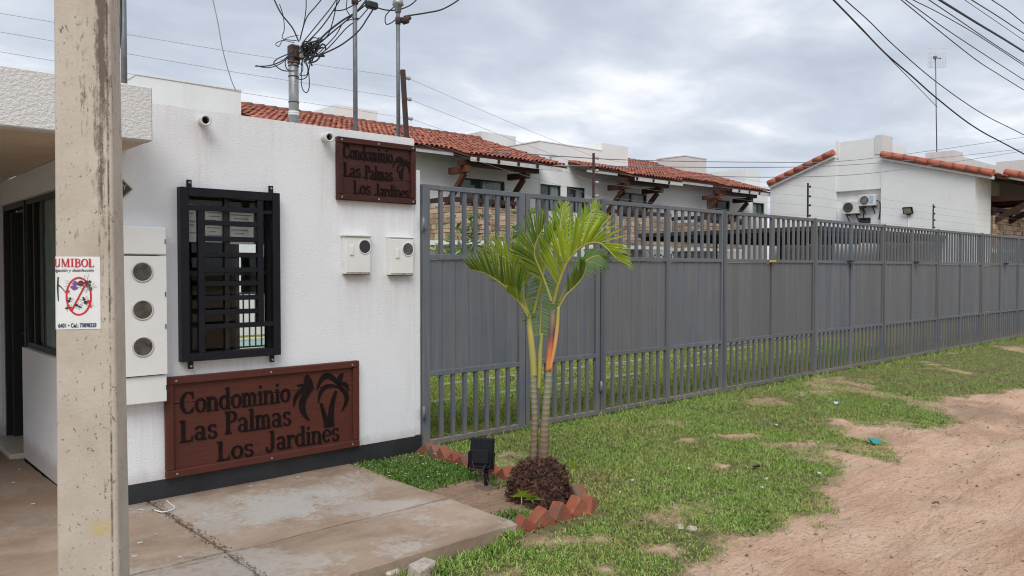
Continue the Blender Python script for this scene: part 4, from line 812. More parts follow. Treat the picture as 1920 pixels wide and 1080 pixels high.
mb = MB(); ribbon(mb, [(cx+rx_*math.cos(2*PI*i/40), cz+rz_*math.sin(2*PI*i/40)) for i in range(41)], [.0062]*41, PF, .0002, .0002); ribbon(mb, [(cx-.024, cz-.052), (cx+.026, cz+.050)], [.006, .006], PF, .0003, .0003); mb.obj('prohibition_ring', MT['red'], po)
def bug(x, z, L, W_, an, m_, nm='insect'):
    mb = MB(); ca, sa = math.cos(an), math.sin(an); f_ = lambda u, v: (x+u*ca-v*sa, z+u*sa+v*ca)
    for u0, l_, w_ in ((-.22, .55, 1), (.18, .3, .7), (.40, .22, .55)):
        P = [f_(L*(u0-l_/2+l_*i/8), 0) for i in range(9)]; ribbon(mb, P, [W_*w_*math.sin(PI*min(max(i/8, .06), .94)) for i in range(9)], PF, .00045, .0002)
    for k in (-.1, .1, .25):
        for s_ in (1, -1): ribbon(mb, [f_(L*k, 0), f_(L*(k*1.3), s_*W_*.8), f_(L*(k*1.9-.05), s_*W_*1.25)], [.0009]*3, PF, .0005, .0002)
    mb.obj(nm, m_, po)
bug(cx-.014, cz+.040, .034, .026, 1.4, MT['purple']); bug(cx+.018, cz+.050, .05, .022, .2, simple('bug_maroon', (.12, .03, .03))); bug(cx+.036, cz+.034, .03, .018, -1.1, simple('bug_brown', (.13, .09, .07)))
bug(cx-.031, cz-.013, .021, .010, 1.2, MT['ink']); bug(cx+.02, cz-.017, .032, .013, 2.0, MT['ink']); bug(cx-.002, cz-.036, .028, .009, -.5, MT['ink']); bug(cx-.034, cz-.043, .026, .010, .1, simple('bug_maroon2', (.16, .05, .06))); bug(cx+.036, cz-.028, .034, .010, -1.2, MT['red']); bug(cx-.038, cz+.017, .018, .009, .3, MT['red'])
mb = MB(); ribbon(mb, [(-.004, zt-.075), (-.006, zt-.115), (-.004, zt-.165)], [.004, .005, .003], PF, .0003, .0002); ribbon(mb, [(-.006, zt-.104), (.006, zt-.114), (.018, zt-.130)], [.006, .003, .0025], PF, .0003, .0002); mb.obj('sprayer_figure', MT['ink'], po)
# emblem letter on the diamond sign
V, Fc = text('Y', .05); mb = MB(); c_ = on_y(229, 355, -.015); mb.add([(c_.x+v[0], -.0142, c_.z+v[1]) for v in V], Fc); mb.obj('lettering', simple('sign_gold', (.5, .45, .2)), dg)
# strap wire on the pole
# ---------------------------------------------------------------- gates and fence
ZB, ZM0, ZM1, ZT = .028, .690, 1.690, 2.352
BW = .037
bar_lo = MB().box((-BW/2, -.013, 0), (BW/2, .013, ZM0-ZB-.09)).mesh('bar_lower', MT['grey']); bar_hi = MB().box((-BW/2, -.013, 0), (BW/2, .013, ZT-ZM1-.09)).mesh('bar_upper', MT['grey'])
strip_cache = {}
def strip_mesh(w):
    k = round(w, 3)
    if k not in strip_cache:
        mb = MB(); g = .012; h = ZM1-ZM0-.01; P = [(-w/2+.0006, .001), (-w/2+g*.5, .001), (-w/2+g, -.004), (w/2-g, -.004), (w/2-g*.5, .001), (w/2-.0006, .001)]
        mb.add([(x, y, z) for z in (0, h) for x, y in P] + [(x, y+.004, z) for z in (0, h) for x, y in P], [(i, i+1, 6+i+1, 6+i) for i in range(5)] + [(12+i+1, 12+i, 18+i, 18+i+1) for i in range(5)]); strip_cache[k] = mb.mesh('sheet_strip', MT['strip'])
    return strip_cache[k]
def half_panel(x0, x1, parent, y, nb=7, stile=.05, label=None):
    fr = MB()
    for a, b in (((x0, y-.025, ZB), (x0+stile, y+.025, ZT)), ((x1-stile, y-.025, ZB), (x1, y+.025, ZT))): fr.box(a, b, .003)
    for z0, z1 in ((ZB, ZB+.045), (ZM0-.045, ZM0), (ZM1, ZM1+.045), (ZT-.045, ZT)): fr.box((x0+stile, y-.0235, z0), (x1-stile, y+.0235, z1), .003)
    f = fr.obj('panel_frame', MT['grey'], parent); W = x1-x0-2*stile
    for i in range(nb):
        x = x0+stile+W*(i+1)/(nb+1); piece('bar', bar_lo, f, (x, y, ZB+.045)); piece('bar', bar_hi, f, (x, y, ZM1+.045))
    for i in range(nb):
        w = W/nb; piece('sheet_strip', strip_mesh(w), f, (x0+stile+w*(i+.5), y, ZM0+.005))
    return f
def hinge(f, x, z, y): MB().tube([(x, y-.03, z-.06), (x, y-.03, z+.06)], .014, 8).box((x-.02, y-.032, z-.045), (x+.03, y-.026, z+.045)).obj('hinge', MT['galv_dark'], f)
g1_ = thing('gate_leaf', 'grey metal gate leaf hinged to the white gatehouse pier', 'gate', (4.09, 0, 0), 'leaves of the double vehicle gate')
f = half_panel(4.088, 5.318, g1_, 0, 7, .075); hinge(f, 4.08, 2.0, -.01); hinge(f, 4.08, .33, -.01)
for yy in (.03,):
    MB().tube([(5.22, .045, .53), (5.19, .05, .55), (5.19, .05, .50), (5.235, .045, .52)], .006, 6).obj('latch_ring', MT['galv_dark'], g1_)
g2_ = thing('gate_leaf', 'grey metal gate leaf standing behind the small palm', 'gate', (5.33, 0, 0), 'leaves of the double vehicle gate')
f = half_panel(5.328, 6.425, g2_, 0, 7, .06); hinge(f, 6.43, 2.0, -.01); hinge(f, 6.43, .33, -.01)
fence = thing('metal_fence', 'long grey metal fence of bars over corrugated sheet, receding to the right', 'fence', (6.45, 0, 0))
px_ = [6.463, 8.82, 11.23, 13.64, 16.05, 18.47, 20.93, 23.35, 25.8]
for i, x in enumerate(px_):
    MB().box((x-.025, -.032, -.3), (x+.027, .03, 2.36), .003).obj('post', MT['post'], fence)
    if i < len(px_)-1:
        xm = (x+px_[i+1])/2
        half_panel(x+.032, xm-.002, fence, 0, 7, .032); half_panel(xm+.002, px_[i+1]-.03, fence, 0, 7, .032)
        MB().box((xm-.012, .02, -.25), (xm+.012, .05, .03)).obj('stub_foot', MT['grey'], fence)
for px, py, lb in ((1593, 490, 'small grey lamp cap on the fence rail, third panel from the gate'), (1717, 495, 'small grey lamp cap on the fence rail, fourth panel from the gate'), (1885, 494, 'small grey lamp cap at the far end of the fence rail')):
    c_ = on_y(px, py, -.03); b = thing('rail_lamp', lb, 'lamp', (c_.x, -.03, 1.70), 'small lamp caps on the fence rail')
    MB().box((c_.x-.08, -.13, 1.735), (c_.x+.08, -.026, 1.755), .004).obj('cap', MT['grey'], b); MB().box((c_.x-.05, -.09, 1.70), (c_.x+.05, -.026, 1.735)).obj('body', MT['galv_dark'], b)
c_ = on_y(1446, 490, -.03); mb = MB(); mb.tube([(c_.x-.085, -.05, 1.70), (c_.x-.05, -.055, 1.712), (c_.x, -.055, 1.705), (c_.x+.06, -.055, 1.712), (c_.x+.09, -.05, 1.70)], [.008, .017, .014, .018, .007], 8); tag(mb.own('rail_sponge', MT['nest'], c_), 'ochre yellow lump stuck on the fence rail beside a lamp', 'lump')
# electric fence posts and wires
def epost(p0, p1, n, lb, mt, side, flat=.022):
    o = thing('electric_fence_post', lb, 'fence post', p0, 'posts carrying the electric fence wires')
    d = Vector(p1)-Vector(p0); MB().bar(p0, p1, flat, flat, (0, 1, 0)).obj('post', MT[mt], o); pts = []
    for i in range(n):
        c = Vector(p0)+d*((i+.35)/n if n > 4 else (.06, .36, .62, .90)[i]); a = c+side*.012; b = c+side*.055
        MB().tube([a, b], .006, 6).tube([b-side*.02, b+side*.012], [.014, .018], 8).obj('insulator', MT['porcelain'] if mt == 'rust' else MT['ink'], o); pts.append(b)
    return pts
RT = Vector((1, 0, 0)); a0 = on_y(763, 252, .1); a1 = on_y(756, 131, .1)
pA = epost((a0.x, .1, 2.70), (a1.x-.005, .1, a1.z), 4, 'brown electric fence post with four insulators on the gatehouse roof', 'rust', RT, .034)
def ep(pxb, pyt, lb):
    b = on_y(pxb, pyt, .0); return epost((b.x, 0, 2.362), (b.x, 0, b.z), 4, lb, 'rust' if pxb == 1113 else 'alu', RT, .02)
pB = ep(1113, 287, 'thin dark electric fence post between the gate and the first fence panel'); pC = ep(1515, 343, 'thin dark electric fence post in the middle of the grey fence'); pD = ep(1750, 383, 'thin dark electric fence post near the far end of the grey fence')
def cable(nm, pts, r, mt, lb, grp=None, n=8, k=5):
    P = spline(pts, n) if n > 1 else [Vector(p) for p in pts]; o = MB().tube(P, r, k, False).own(nm, MT[mt], P[0]); tag(o, lb, 'cable' if mt != 'wire' else 'wire', grp); return o
lvl = ['lowest', 'second lowest', 'second highest', 'highest']
for i in range(4):
    zl = (2.93, 3.04, 3.14, 3.23)[i]; L0 = on_y(0, (160, 97, 60, 25)[i], .1); dd_ = (pA[i]-L0)
    pts = [L0 - dd_*.6, L0, pA[i], pB[i], (pB[i]+pC[i])/2 - Vector((0, 0, .02)), pC[i], pD[i], pD[i]+Vector((8, 0, -.02))]
    pts2 = [pts[0]]
    for a, b in zip(pts[:-1], pts[1:]): pts2 += [a.lerp(b, .5) - Vector((0, 0, .012)), b]
    cable('electric_fence_wire', pts2, .0016, 'wire', f'{lvl[i]} thin electric wire strung above the gatehouse and grey fence', 'electric fence wires', 1, 4)
# ---------------------------------------------------------------- conduits and cables on the gatehouse roof
CY = .42
b0 = on_y(551, 226, CY); b1_ = on_y(551, 86, CY); r_ = 9.2/F*(b0-CAM).dot(CR @ Vector((0, 0, -1)))
mast = thing('service_mast', 'thick grey service mast tangled in black cables on the gatehouse roof', 'mast', (b0.x, CY, 2.65))
MB().tube([(b0.x, CY, 2.65), (b0.x, CY, b1_.z)], r_, 16).obj('pipe', MT['galv'], mast)
for py in (213, 217, 193, 145, 125, 113, 108): z = on_y(551, py, CY).z; MB().ring((b0.x, CY, z), (0.05, .02, 1), r_*.96, r_*1.10, .006 if py < 205 else .016, 18).obj('strap', MT['cable'] if py < 205 else MT['meter'], mast)
z = on_y(560, 105, CY).z; MB().box((b0.x-.02, CY-r_*1.7, z-.03), (b0.x+.055, CY-r_*.9, z+.03), .006).obj('bracket', MT['rust'], mast); MB().tube([(b0.x+.03, CY-r_*1.9, z-.028), (b0.x+.03, CY-r_*1.9, z+.028)], [.018, .024], 10).obj('insulator', MT['bulb'], mast)
MB().box((b0.x-r_*1.02, CY-r_*1.02, b1_.z-.16), (b0.x+r_*1.1, CY+r_*.9, b1_.z+.005), .012).obj('head', MT['rust'], mast)
zc = on_y(570, 110, CY).z; kn = MB()
for i in range(34):      # the knot of taped splices
    a = Vector((b0.x+min(max(rng.normal(.05, .035), -.02), .12), CY-.08+rng.normal(0, .04), zc+min(max(rng.normal(.0, .04), -.07), .08))); kn.tube(spline([a, a+Vector((rng.normal(.05, .03), rng.normal(0, .03), rng.normal(.05, .03))), a+Vector((rng.normal(.1, .03), rng.normal(0, .04), rng.normal(.07, .05)))], 3), rng.uniform(.004, .008), 5)
kn.obj('splice_knot', MT['cable'], mast)
def mast2(px, pyt, pyb, w, lb, y=.3, mt='galv_dark'):
    a = on_y(px, pyb, y); b = on_y(px, pyt, y); r = w/2/F*(a-CAM).dot(CR @ Vector((0, 0, -1))); o = thing('service_pipe', lb, 'pipe', (a.x, y, 2.66), 'conduits on the gatehouse roof')
    MB().tube([(a.x, y, 2.66), (a.x, y, b.z)], r, 10).obj('pipe', MT[mt], o); return o, a.x, y, b.z, r
o1, x1, y1, zt1, r1 = mast2(666.5, -40, 243, 8.5, 'plain grey service pipe rising between the cable mast and the capped pipe')
o2, x2, y2, zt2, r2 = mast2(747, 12, 258, 7.5, 'grey service pipe with a weather head above the upper brown sign')
MB().tube([(x2, y2, zt2-.055), (x2, y2, zt2+.005), (x2, y2, zt2+.01), (x2, y2, zt2+.05), (x2, y2, zt2+.065)], [r2*1.5, r2*1.9, r2*2.9, r2*2.5, r2*.6], 12).obj('weather_head', MT['galv'], o2)
MB().box((x2+r2, y2-.03, zt2-.135), (x2+.11, y2+.03, zt2-.095), .008).tube([(x2+.05, y2, zt2-.13), (x2+.115, y2-.02, zt2-.075)], [.03, .024], 9).obj('clamp', MT['rust'], o2)
MB().ring((x2, y2, zt2-.16), (0, 0, 1), r2*.9, r2*1.35, .06, 12).obj('collar', MT['rust'], o2)
o3, x3, y3, zt3, r3 = mast2(233, -60, 165, 11, 'grey service pipe standing just behind the concrete pole', .0)
MB().ring((x1, y1, on_y(667, 8, y1).z), (0, 0, 1), r1*.9, r1*1.5, .05, 10).obj('collar', MT['rust'], o1)
# splice block hanging left of the capped pipe
sb = on_y(697, 10, .2); MB_ = MB().box(sb-Vector((.055, .03, .03)), sb+Vector((.055, .03, .03)), .012); tag(MB_.own('splice_box', MT['cable'], sb), 'black splice box hanging on cables between the two service pipes', 'splice box')
PC = lambda L, d0=0, d1=0: [on_y(px, py, .34 + d0 + (d1-d0)*i/(len(L)-1)) for i, (px, py) in enumerate(L)]
GRP = 'black cables fanning out of the service mast'
cl = [([(560, 78), (548, 52), (527, 25), (512, -5), (500, -30)], .0062, 'black cable climbing left from the service mast'),
 ([(556, 76), (530, 72), (533, 55), (531, 30), (524, 8)], .0035, 'thin black tail beside the left climbing cable'),
 ([(563, 70), (570, 42), (574, 10), (572, -30)], .0045, 'thin cable rising nearly straight above the mast'),
 ([(562, 76), (574, 35), (592, 12), (612, -12)], .005, 'cable leaving the mast steeply up and right, first of the fan'),
 ([(566, 82), (600, 40), (620, 15), (640, -15)], .0048, 'second cable of the fan above the mast'),
 ([(570, 85), (602, 52), (628, 15), (645, -15)], .0052, 'third cable of the fan above the mast'),
 ([(575, 90), (611, 70), (624, 40), (634, -10)], .0045, 'fourth cable of the fan, looping before it climbs'),
 ([(572, 104), (610, 64), (640, 40), (668, 22), (690, -4), (700, -20)], .0085, 'thickest cable of the fan, twisted pair to the right'),
 ([(570, 108), (612, 70), (650, 38), (672, 20), (692, 4)], .006, 'cable running just under the thickest cable of the fan'),
 ([(580, 112), (613, 92), (650, 52), (672, 36), (690, 16)], .005, 'cable of the fan ending at the splice box from below'),
 ([(570, 112), (600, 103), (640, 84), (672, 58), (690, 32), (699, 18)], .0068, 'lowest heavy cable sagging from mast to splice box'),
 ([(568, 115), (590, 106), (628, 68), (645, 42), (672, 34)], .0045, 'cable between the two lowest cables of the fan'),
 ([(706, 14), (725, 19), (748, 18), (770, 9), (786, -6)], .0062, 'cable sagging from the splice box past the capped pipe'),
 ([(757, 31), (768, 29), (800, 24), (830, 17), (862, -2), (885, -25)], .0072, 'cable leaving the capped pipe to the upper right'),
 ([(743, 9), (724, 28), (724, 45), (735, 42), (745, 33)], .0052, 'drip loop hanging left of the capped pipe'),
 ([(625, 20), (645, 18), (668, 6), (690, -10)], .0052, 'short cable crossing the plain pipe near the top edge'),
 ([(652, -8), (650, 18), (662, 34), (672, 36)], .0045, 'loose loop cable left of the plain pipe'),
 ([(556, 96), (534, 104), (518, 112), (514, 120), (530, 132), (553, 133)], .0048, 'wide loop of cable on the left of the mast'),
 ([(553, 90), (532, 112), (505, 123), (478, 124)], .0052, 'cut cable end sticking out left of the mast'),
 ([(548, 98), (528, 118), (503, 127), (480, 123)], .0040, 'second cut cable end curling below the first'),
 ([(552, 104), (536, 112), (537, 128), (548, 134)], .0045, 'small inner loop left of the mast'),
 ([(552, 80), (530, 76), (517, 82), (523, 87), (529, 77), (541, 70), (560, 66)], .0032, 'thin curl of cable at the top left of the mast'),
 ([(566, 112), (568, 130), (562, 141), (575, 140), (577, 128), (572, 118)], .0038, 'tight curl of cable just under the knot'),
 ([(566, 120), (565, 155), (569, 170), (576, 173), (580, 160), (578, 130), (574, 116)], .0042, 'long drooping loop under the knot of cables'),
 ([(554, 146), (565, 149), (576, 142), (582, 115), (584, 104)], .0042, 'loop curving up the right side under the knot'),
 ([(570, 100), (585, 72), (598, 76), (596, 95), (582, 103), (572, 100)], .0042, 'round loop of cable at the right of the knot')]
for L, r, lb in cl: cable('service_cable', PC(L, rng.uniform(-.08, .02), rng.uniform(-.35, .1)), r, 'cable', lb, GRP, 7, 5)
cable('hanging_wire', PC([(398, -5), (408, 40), (418, 95), (432, 145), (442, 170)], -.1, -.2), .0038, 'wire', 'loose grey wire dangling above the left roof parapet', None, 6, 4)
cable('pole_cable', [at(226, -40, 4.9), at(227, 30, 4.9), at(225, 70, 4.8), at(222, 95, 4.7)], .009, 'cable', 'black cable running down beside the concrete pole', None, 6, 5)
# overhead lines crossing at the upper right
def over(L, t0, t1, r, mt, lb, grp='overhead cables at the upper right'):
    P = [at(px, py, t0+(t1-t0)*i/(len(L)-1)) for i, (px, py) in enumerate(L)]; a = P[0]+(P[0]-P[1])*2.2; b = P[-1]+(P[-1]-P[-2])*3; cable('overhead_cable', [a]+P+[b], r*.82, mt, lb, grp, 9, 5)
over([(1563, 0), (1610, 48), (1660, 100), (1710, 143), (1760, 187), (1830, 240), (1920, 289)], 11, 17, .016, 'cable', 'leftmost overhead cable, a twisted pair running down to the right')
over([(1570, 8), (1612, 52), (1656, 97)], 11.1, 12.9, .007, 'cable', 'thin cable spiralling round the leftmost overhead cable')
over([(1585, 0), (1630, 40), (1678, 87), (1755, 153), (1840, 212), (1920, 253)], 12, 18, .011, 'cable', 'second overhead cable from the left')
over([(1690, 0), (1760, 57), (1830, 112), (1870, 138), (1920, 169)], 12, 17, .010, 'cable', 'third overhead cable, lower of two near parallel lines')
over([(1698, 0), (1770, 52), (1850, 105), (1920, 150)], 12.5, 17.5, .010, 'cable', 'fourth overhead cable, upper of two near parallel lines')
over([(1712, 0), (1760, 24), (1820, 58), (1870, 90), (1920, 123)], 12, 16, .009, 'cable', 'fifth overhead cable that meets its neighbour at the right')
over([(1742, 0), (1800, 39), (1860, 80), (1920, 119)], 12, 16, .010, 'cable', 'sixth overhead cable just left of the thick blue one')
over([(1762, 0), (1830, 42), (1880, 72), (1920, 97)], 9, 12, .017, 'navy', 'thick dark blue overhead cable')
over([(1809, 0), (1850, 28), (1920, 76)], 11, 14, .006, 'cable', 'thin overhead line right of the thick blue cable')
over([(1822, 0), (1870, 30), (1920, 63)], 11, 14, .010, 'cable', 'black overhead cable second from the upper right corner')
over([(1860, 0), (1890, 20), (1920, 44)], 11, 13, .009, 'cable', 'black overhead cable nearest the upper right corner')
def line(L, y, lb): P = [on_y(px, py, y) for px, py in L]; cable('distant_line', [P[0]+(P[0]-P[1])*.5]+P+[P[-1]+(P[-1]-P[-2])], .009, 'wire', lb, 'thin lines crossing in front of the houses', 8, 4)
line([(1010, 290), (1180, 300), (1420, 304), (1580, 302), (1750, 282), (1920, 257)], 2.6, 'uppermost thin line crossing in front of the gabled house')
line([(1180, 312), (1400, 314), (1580, 310), (1770, 295), (1920, 279)], 2.6, 'middle thin line crossing in front of the gabled house')
line([(1320, 330), (1460, 332), (1620, 326), (1780, 305), (1920, 283)], 2.6, 'lowest thin line crossing in front of the gabled house')
# ---------------------------------------------------------------- flower bed: bricks, mulch, ground cover, floodlight
ORD = ['first', 'second', 'third', 'fourth', 'fifth', 'sixth', 'seventh', 'eighth', 'ninth']
bm_ = MB().box((-.105, -.05, -.1), (.105, .05, .1), .006)
def bmesh_var(k):
    r2_ = random.Random(k); mb = MB(); mb.box((-.088, -.045, -.07), (.088, .045, .07), .009); mb.v = [(v[0]*r2_.uniform(.95, 1.03), v[1]*r2_.uniform(.95, 1.03), v[2]*r2_.uniform(.94, 1.03)) for v in mb.v]; return mb.mesh('brick', MT['brick'])
bv = [bmesh_var(k) for k in range(4)]
def brick(i, x, y, row, rot, tilt, z):
    o = bpy.data.objects.new('border_brick', bv[i % 4]); COL.objects.link(o); o.location = (x, y, z)
    if row == 'front': o.rotation_euler = (rng.normal(0, .06), tilt, rot)
    else: o.rotation_euler = (rng.normal(0, .06), tilt, rot)
    return o
for i, (px, py) in enumerate([(984, 981), (1015, 972), (1049, 962), (1082, 952), (1104, 945)]):
    c_ = on_z(px, py, -.02); o = brick(i, c_.x, c_.y, 'front', R((-8, -2, 4, 2, 24)[i]), R((38, 52, 44, 45, 30)[i]), -.050 + (-.015, .0, .005, .008, -.0)[i]); tag(o, f'{ORD[i]} tilted red brick from the concrete pad in the front border row', 'brick', 'bricks edging the flower bed')
c_ = on_z(1082, 930, 0); o = brick(2, c_.x, c_.y, 'rear', R(70), R(46), -.02); tag(o, 'red brick behind the front row, half hidden at its right end', 'brick', 'bricks edging the flower bed')
ry = [-.10, -.22, -.34, -.47, -.60, -.74, -.86, -.98, -1.12]
for i, y in enumerate(ry):
    o = brick(i+1, 4.07+rng.normal(0, .012), y, 'rear', R(90 + rng.normal(0, 8)), R(44 + rng.normal(0, 7)), -.02+rng.normal(0, .006)-.03*(i/8)); tag(o, f'{ORD[i]} tilted red brick from the gate in the rear border row', 'brick', 'bricks edging the flower bed')
bed = MB(); bed_pts = [(3.345, -2.12), (3.95, -2.14), (4.03, -1.9), (4.04, .0), (3.345, .0)]
# ground cover
cov = []
while len(cov) < 2300:
    x = rng.uniform(3.33, 4.05); y = rng.uniform(-1.02, -.02); k = (1 if y > -.75 else .5)*(1 if x < 3.95 else .4)
    if y < -.62 and x < 3.5 and rng.uniform() < .25: continue
    if rng.uniform() < k: cov.append((x, y, 0))
CM = grassmat('ground_cover_leaf', [(.045, .13, .022), (.08, .19, .025), (.15, .23, .03), (.05, .10, .02)])
cm2 = CM.node_tree; 
tag(blades('ground_cover', np.array(cov), .02, .055, CM, lean=1.0, wid=.010, k=5, spread=.022), 'low leafy ground cover in the flower bed beside the pad', 'ground cover', kind='stuff')
cov2 = [(rng.uniform(3.36, 3.66), rng.uniform(-2.1, -1.75), 0) for _ in range(150)] + [(rng.uniform(3.85, 4.0), rng.uniform(-1.3, -1.05), 0) for _ in range(60)]
tag(blades('green_weed', np.array(cov2), .03, .075, CM, lean=.9, wid=.013, k=5, spread=.02), 'bright green weeds at the corner of the concrete pad', 'weeds', kind='stuff')
fl = MB()
for i in range(46):
    x, y, _ = cov[rng.integers(0, len(cov))]; z = float(terrain(np.array([x]), np.array([y]))[0])+.04+rng.uniform(-.01, .012); r_ = rng.uniform(.005, .010)
    for k in range(5): an = 2*PI*k/5+i; c0 = Vector((x, y, z)); fl.add([c0, c0+Vector((math.cos(an-.4)*r_, math.sin(an-.4)*r_, .003)), c0+Vector((math.cos(an+.4)*r_, math.sin(an+.4)*r_, .003))], [(0, 1, 2)])
tag(fl.own('white_flower', MT['white'], (3.7, -.5, 0)), 'tiny white flowers dotted through the ground cover', 'flowers', kind='stuff')
# floodlight
fp = on_z(912, 910, -.03); fx0, fy0 = fp.x, fp.y
fl_ = thing('floodlight', 'black floodlight seen from behind on a short stake in the flower bed', 'floodlight', (fx0, fy0, -.03))
MB().tube([(fx0, fy0, -.1), (fx0, fy0, .10)], .018, 10).obj('stake', MT['black'], fl_)
rv = CR @ Vector((1, 0, 0)); fv = Vector((-rv.y, rv.x, 0)); ang = R(-14); rv2 = (rv*math.cos(ang)+fv*math.sin(ang)).normalized(); fv2 = Vector((-rv2.y, rv2.x, 0)); til = R(9)
up2 = (Vector((0, 0, 1))*math.cos(til) + fv2*math.sin(til)); fw2 = rv2.cross(up2); hc = Vector((fx0, fy0, .225)) - rv*.035
Mf = Matrix(((rv2.x, -fw2.x, up2.x, hc.x), (rv2.y, -fw2.y, up2.y, hc.y), (rv2.z, -fw2.z, up2.z, hc.z), (0, 0, 0, 1)))
MB().box((-.088, -.02, -.125), (.088, .015, .098), .008, Mf).box((-.092, .015, -.129), (.092, .026, .102), .004, Mf).obj('housing', MT['black'], fl_)
MB().box((-.07, -.045, -.09), (.07, -.02, .02), .01, Mf).obj('driver_box', MT['black'], fl_)
for i in range(3): MB().box((-.05+.05*i-.002, -.0235, .05), (-.05+.05*i+.002, -.0195, .09), 0, Mf).obj('fin', MT['black'], fl_)
MB().box((-.078, .0265, -.094), (.078, .028, .094), 0, Mf).obj('lens', MT['lamp_glass'], fl_)
yo = MB()
for s_ in (-1, 1): yo.box((s_*.098-.003, -.016, -.135), (s_*.098+.003, .010, .0), 0, Mf); yo.tube([Mf @ Vector((s_*.085, -.003, -.02)), Mf @ Vector((s_*.106, -.003, -.02))], .009, 8)
yo.box((-.095, -.016, -.141), (.095, .010, -.135), 0, Mf); yo.obj('yoke', MT['black'], fl_)
MB().tube(spline([Mf @ Vector((.05, -.04, -.08)), Mf @ Vector((.03, -.07, -.125)), Mf @ Vector((-.03, -.07, -.125)), Mf @ Vector((-.055, -.05, -.06))], 5), .004, 5).obj('lead', MT['cable'], fl_)
MB().disc((fx0, fy0, -.05), (0, 0, 1), .10, .02, 16).obj('footing', simple('soil_footing', (.16, .11, .085), (.11, .08, .06), 20, .9), fl_)
# ---------------------------------------------------------------- palm
pb = on_z(1014, 938, -.05); pbx, pby = pb.x, pb.y; tp = (pb-CAM).dot(CR @ Vector((0, 0, -1)))
palm = thing('young_palm', 'young palm with two slim ringed trunks and arching feathery fronds', 'palm', (pbx, pby, -.05))
Pp = lambda px, py, dz=0: at(px, py, tp+dz)
m, nt, bs = M('ringed_palm_trunk'); bs.inputs['Roughness'].default_value = .8
sp = nt.nodes.new('ShaderNodeSeparateXYZ'); g = nt.nodes.new('ShaderNodeNewGeometry'); lk(nt, g.outputs['Position'], sp.inputs[0])
rg = mth(nt, 'SINE', mth(nt, 'ADD', mth(nt, 'MULTIPLY', sp.outputs[2], 165), mth(nt, 'MULTIPLY', tex(nt, 8, 3), 5)))
mr = nt.nodes.new('ShaderNodeMapRange'); lk(nt, sp.outputs[2], mr.inputs[0]); mr.inputs[1].default_value = .25; mr.inputs[2].default_value = .75
base = ramp(nt, mr.outputs[0], [(0, (.13, .07, .045)), (.45, (.20, .15, .085)), (1, (.23, .24, .16))]); base = mixc(nt, ramp(nt, tex(nt, 30, 5, .7, 0, (1, 1, .5)), [(.4, B3), (.7, (.5, .5, .5))]), base, (.24, .20, .14))
lk(nt, mixc(nt, ramp(nt, rg, [(.70, B3), (.97, (.5, .5, .5))]), base, (.11, .08, .05)), bs.inputs['Base Color']); bump(nt, bs, rg, .3, .004); MT['palmtrunk'] = m
def grad_mat(name, z0, z1, stops, rough=.5):
    m, nt, bs = M(name); bs.inputs['Roughness'].default_value = rough; g = nt.nodes.new('ShaderNodeNewGeometry'); sp = nt.nodes.new('ShaderNodeSeparateXYZ'); lk(nt, g.outputs['Position'], sp.inputs[0])
    mr = nt.nodes.new('ShaderNodeMapRange'); lk(nt, sp.outputs[2], mr.inputs[0]); mr.inputs[1].default_value = z0; mr.inputs[2].default_value = z1
    f_ = mth(nt, 'ADD', mr.outputs[0], mth(nt, 'MULTIPLY', mth(nt, 'SUBTRACT', tex(nt, 18, 4, .6, 0, (1, 1, .25)), .5), .5)); lk(nt, ramp(nt, f_, stops), bs.inputs['Base Color']); bump(nt, bs, tex(nt, 60, 3, .6, 0, (1, 1, .08)), .2, .003); return m
def trunk(L, ws, nm, mt, par=palm, dz=0):
    P = spline([Pp(px, py, dz) for px, py in L], 6); n = len(P); w = [np.interp(i/(n-1), np.linspace(0, 1, len(ws)), ws)/2/F*tp for i in range(n)]; return MB().tube(P, w, 12).obj(nm, mt, par)
trunk([(999, 880), (1001, 840), (1003, 790), (1001, 740), (1000, 704)], [17, 15, 13, 12, 12], 'trunk', MT['palmtrunk'], dz=.02)
trunk([(1018, 880), (1019, 840), (1022, 790), (1026, 735), (1030, 693)], [22, 19, 16, 14, 13], 'trunk', MT['palmtrunk'])
trunk([(1001, 706), (999, 670), (995, 630), (991, 592)], [12, 13, 12, 8], 'crownshaft', grad_mat('yellow_green_crownshaft', 1.0, 1.3, [(.1, (.34, .32, .08)), (.6, (.40, .34, .09)), (.95, (.20, .27, .06))]), dz=.02)
trunk([(1029, 696), (1032, 660), (1035, 620), (1037, 580)], [13, 14, 12, 9], 'crownshaft', grad_mat('orange_purple_crownshaft', .92, 1.34, [(.05, (.62, .21, .06)), (.32, (.46, .12, .055)), (.55, (.15, .075, .09)), (.85, (.26, .20, .12))]))
trunk([(1031, 694), (1040, 650), (1045, 610), (1047, 575)], [5, 7, 7, 5], 'sheath', grad_mat('orange_sheath', .92, 1.34, [(.1, (.60, .27, .08)), (.5, (.55, .30, .10)), (.9, (.34, .33, .08))]), dz=-.03)
trunk([(1010, 730), (1012, 690), (1013, 660), (1016, 625)], [7, 9, 8, 6], 'shoot', grad_mat('green_shoot', .9, 1.3, [(.1, (.35, .33, .09)), (.9, (.2, .3, .06))]), dz=.05)
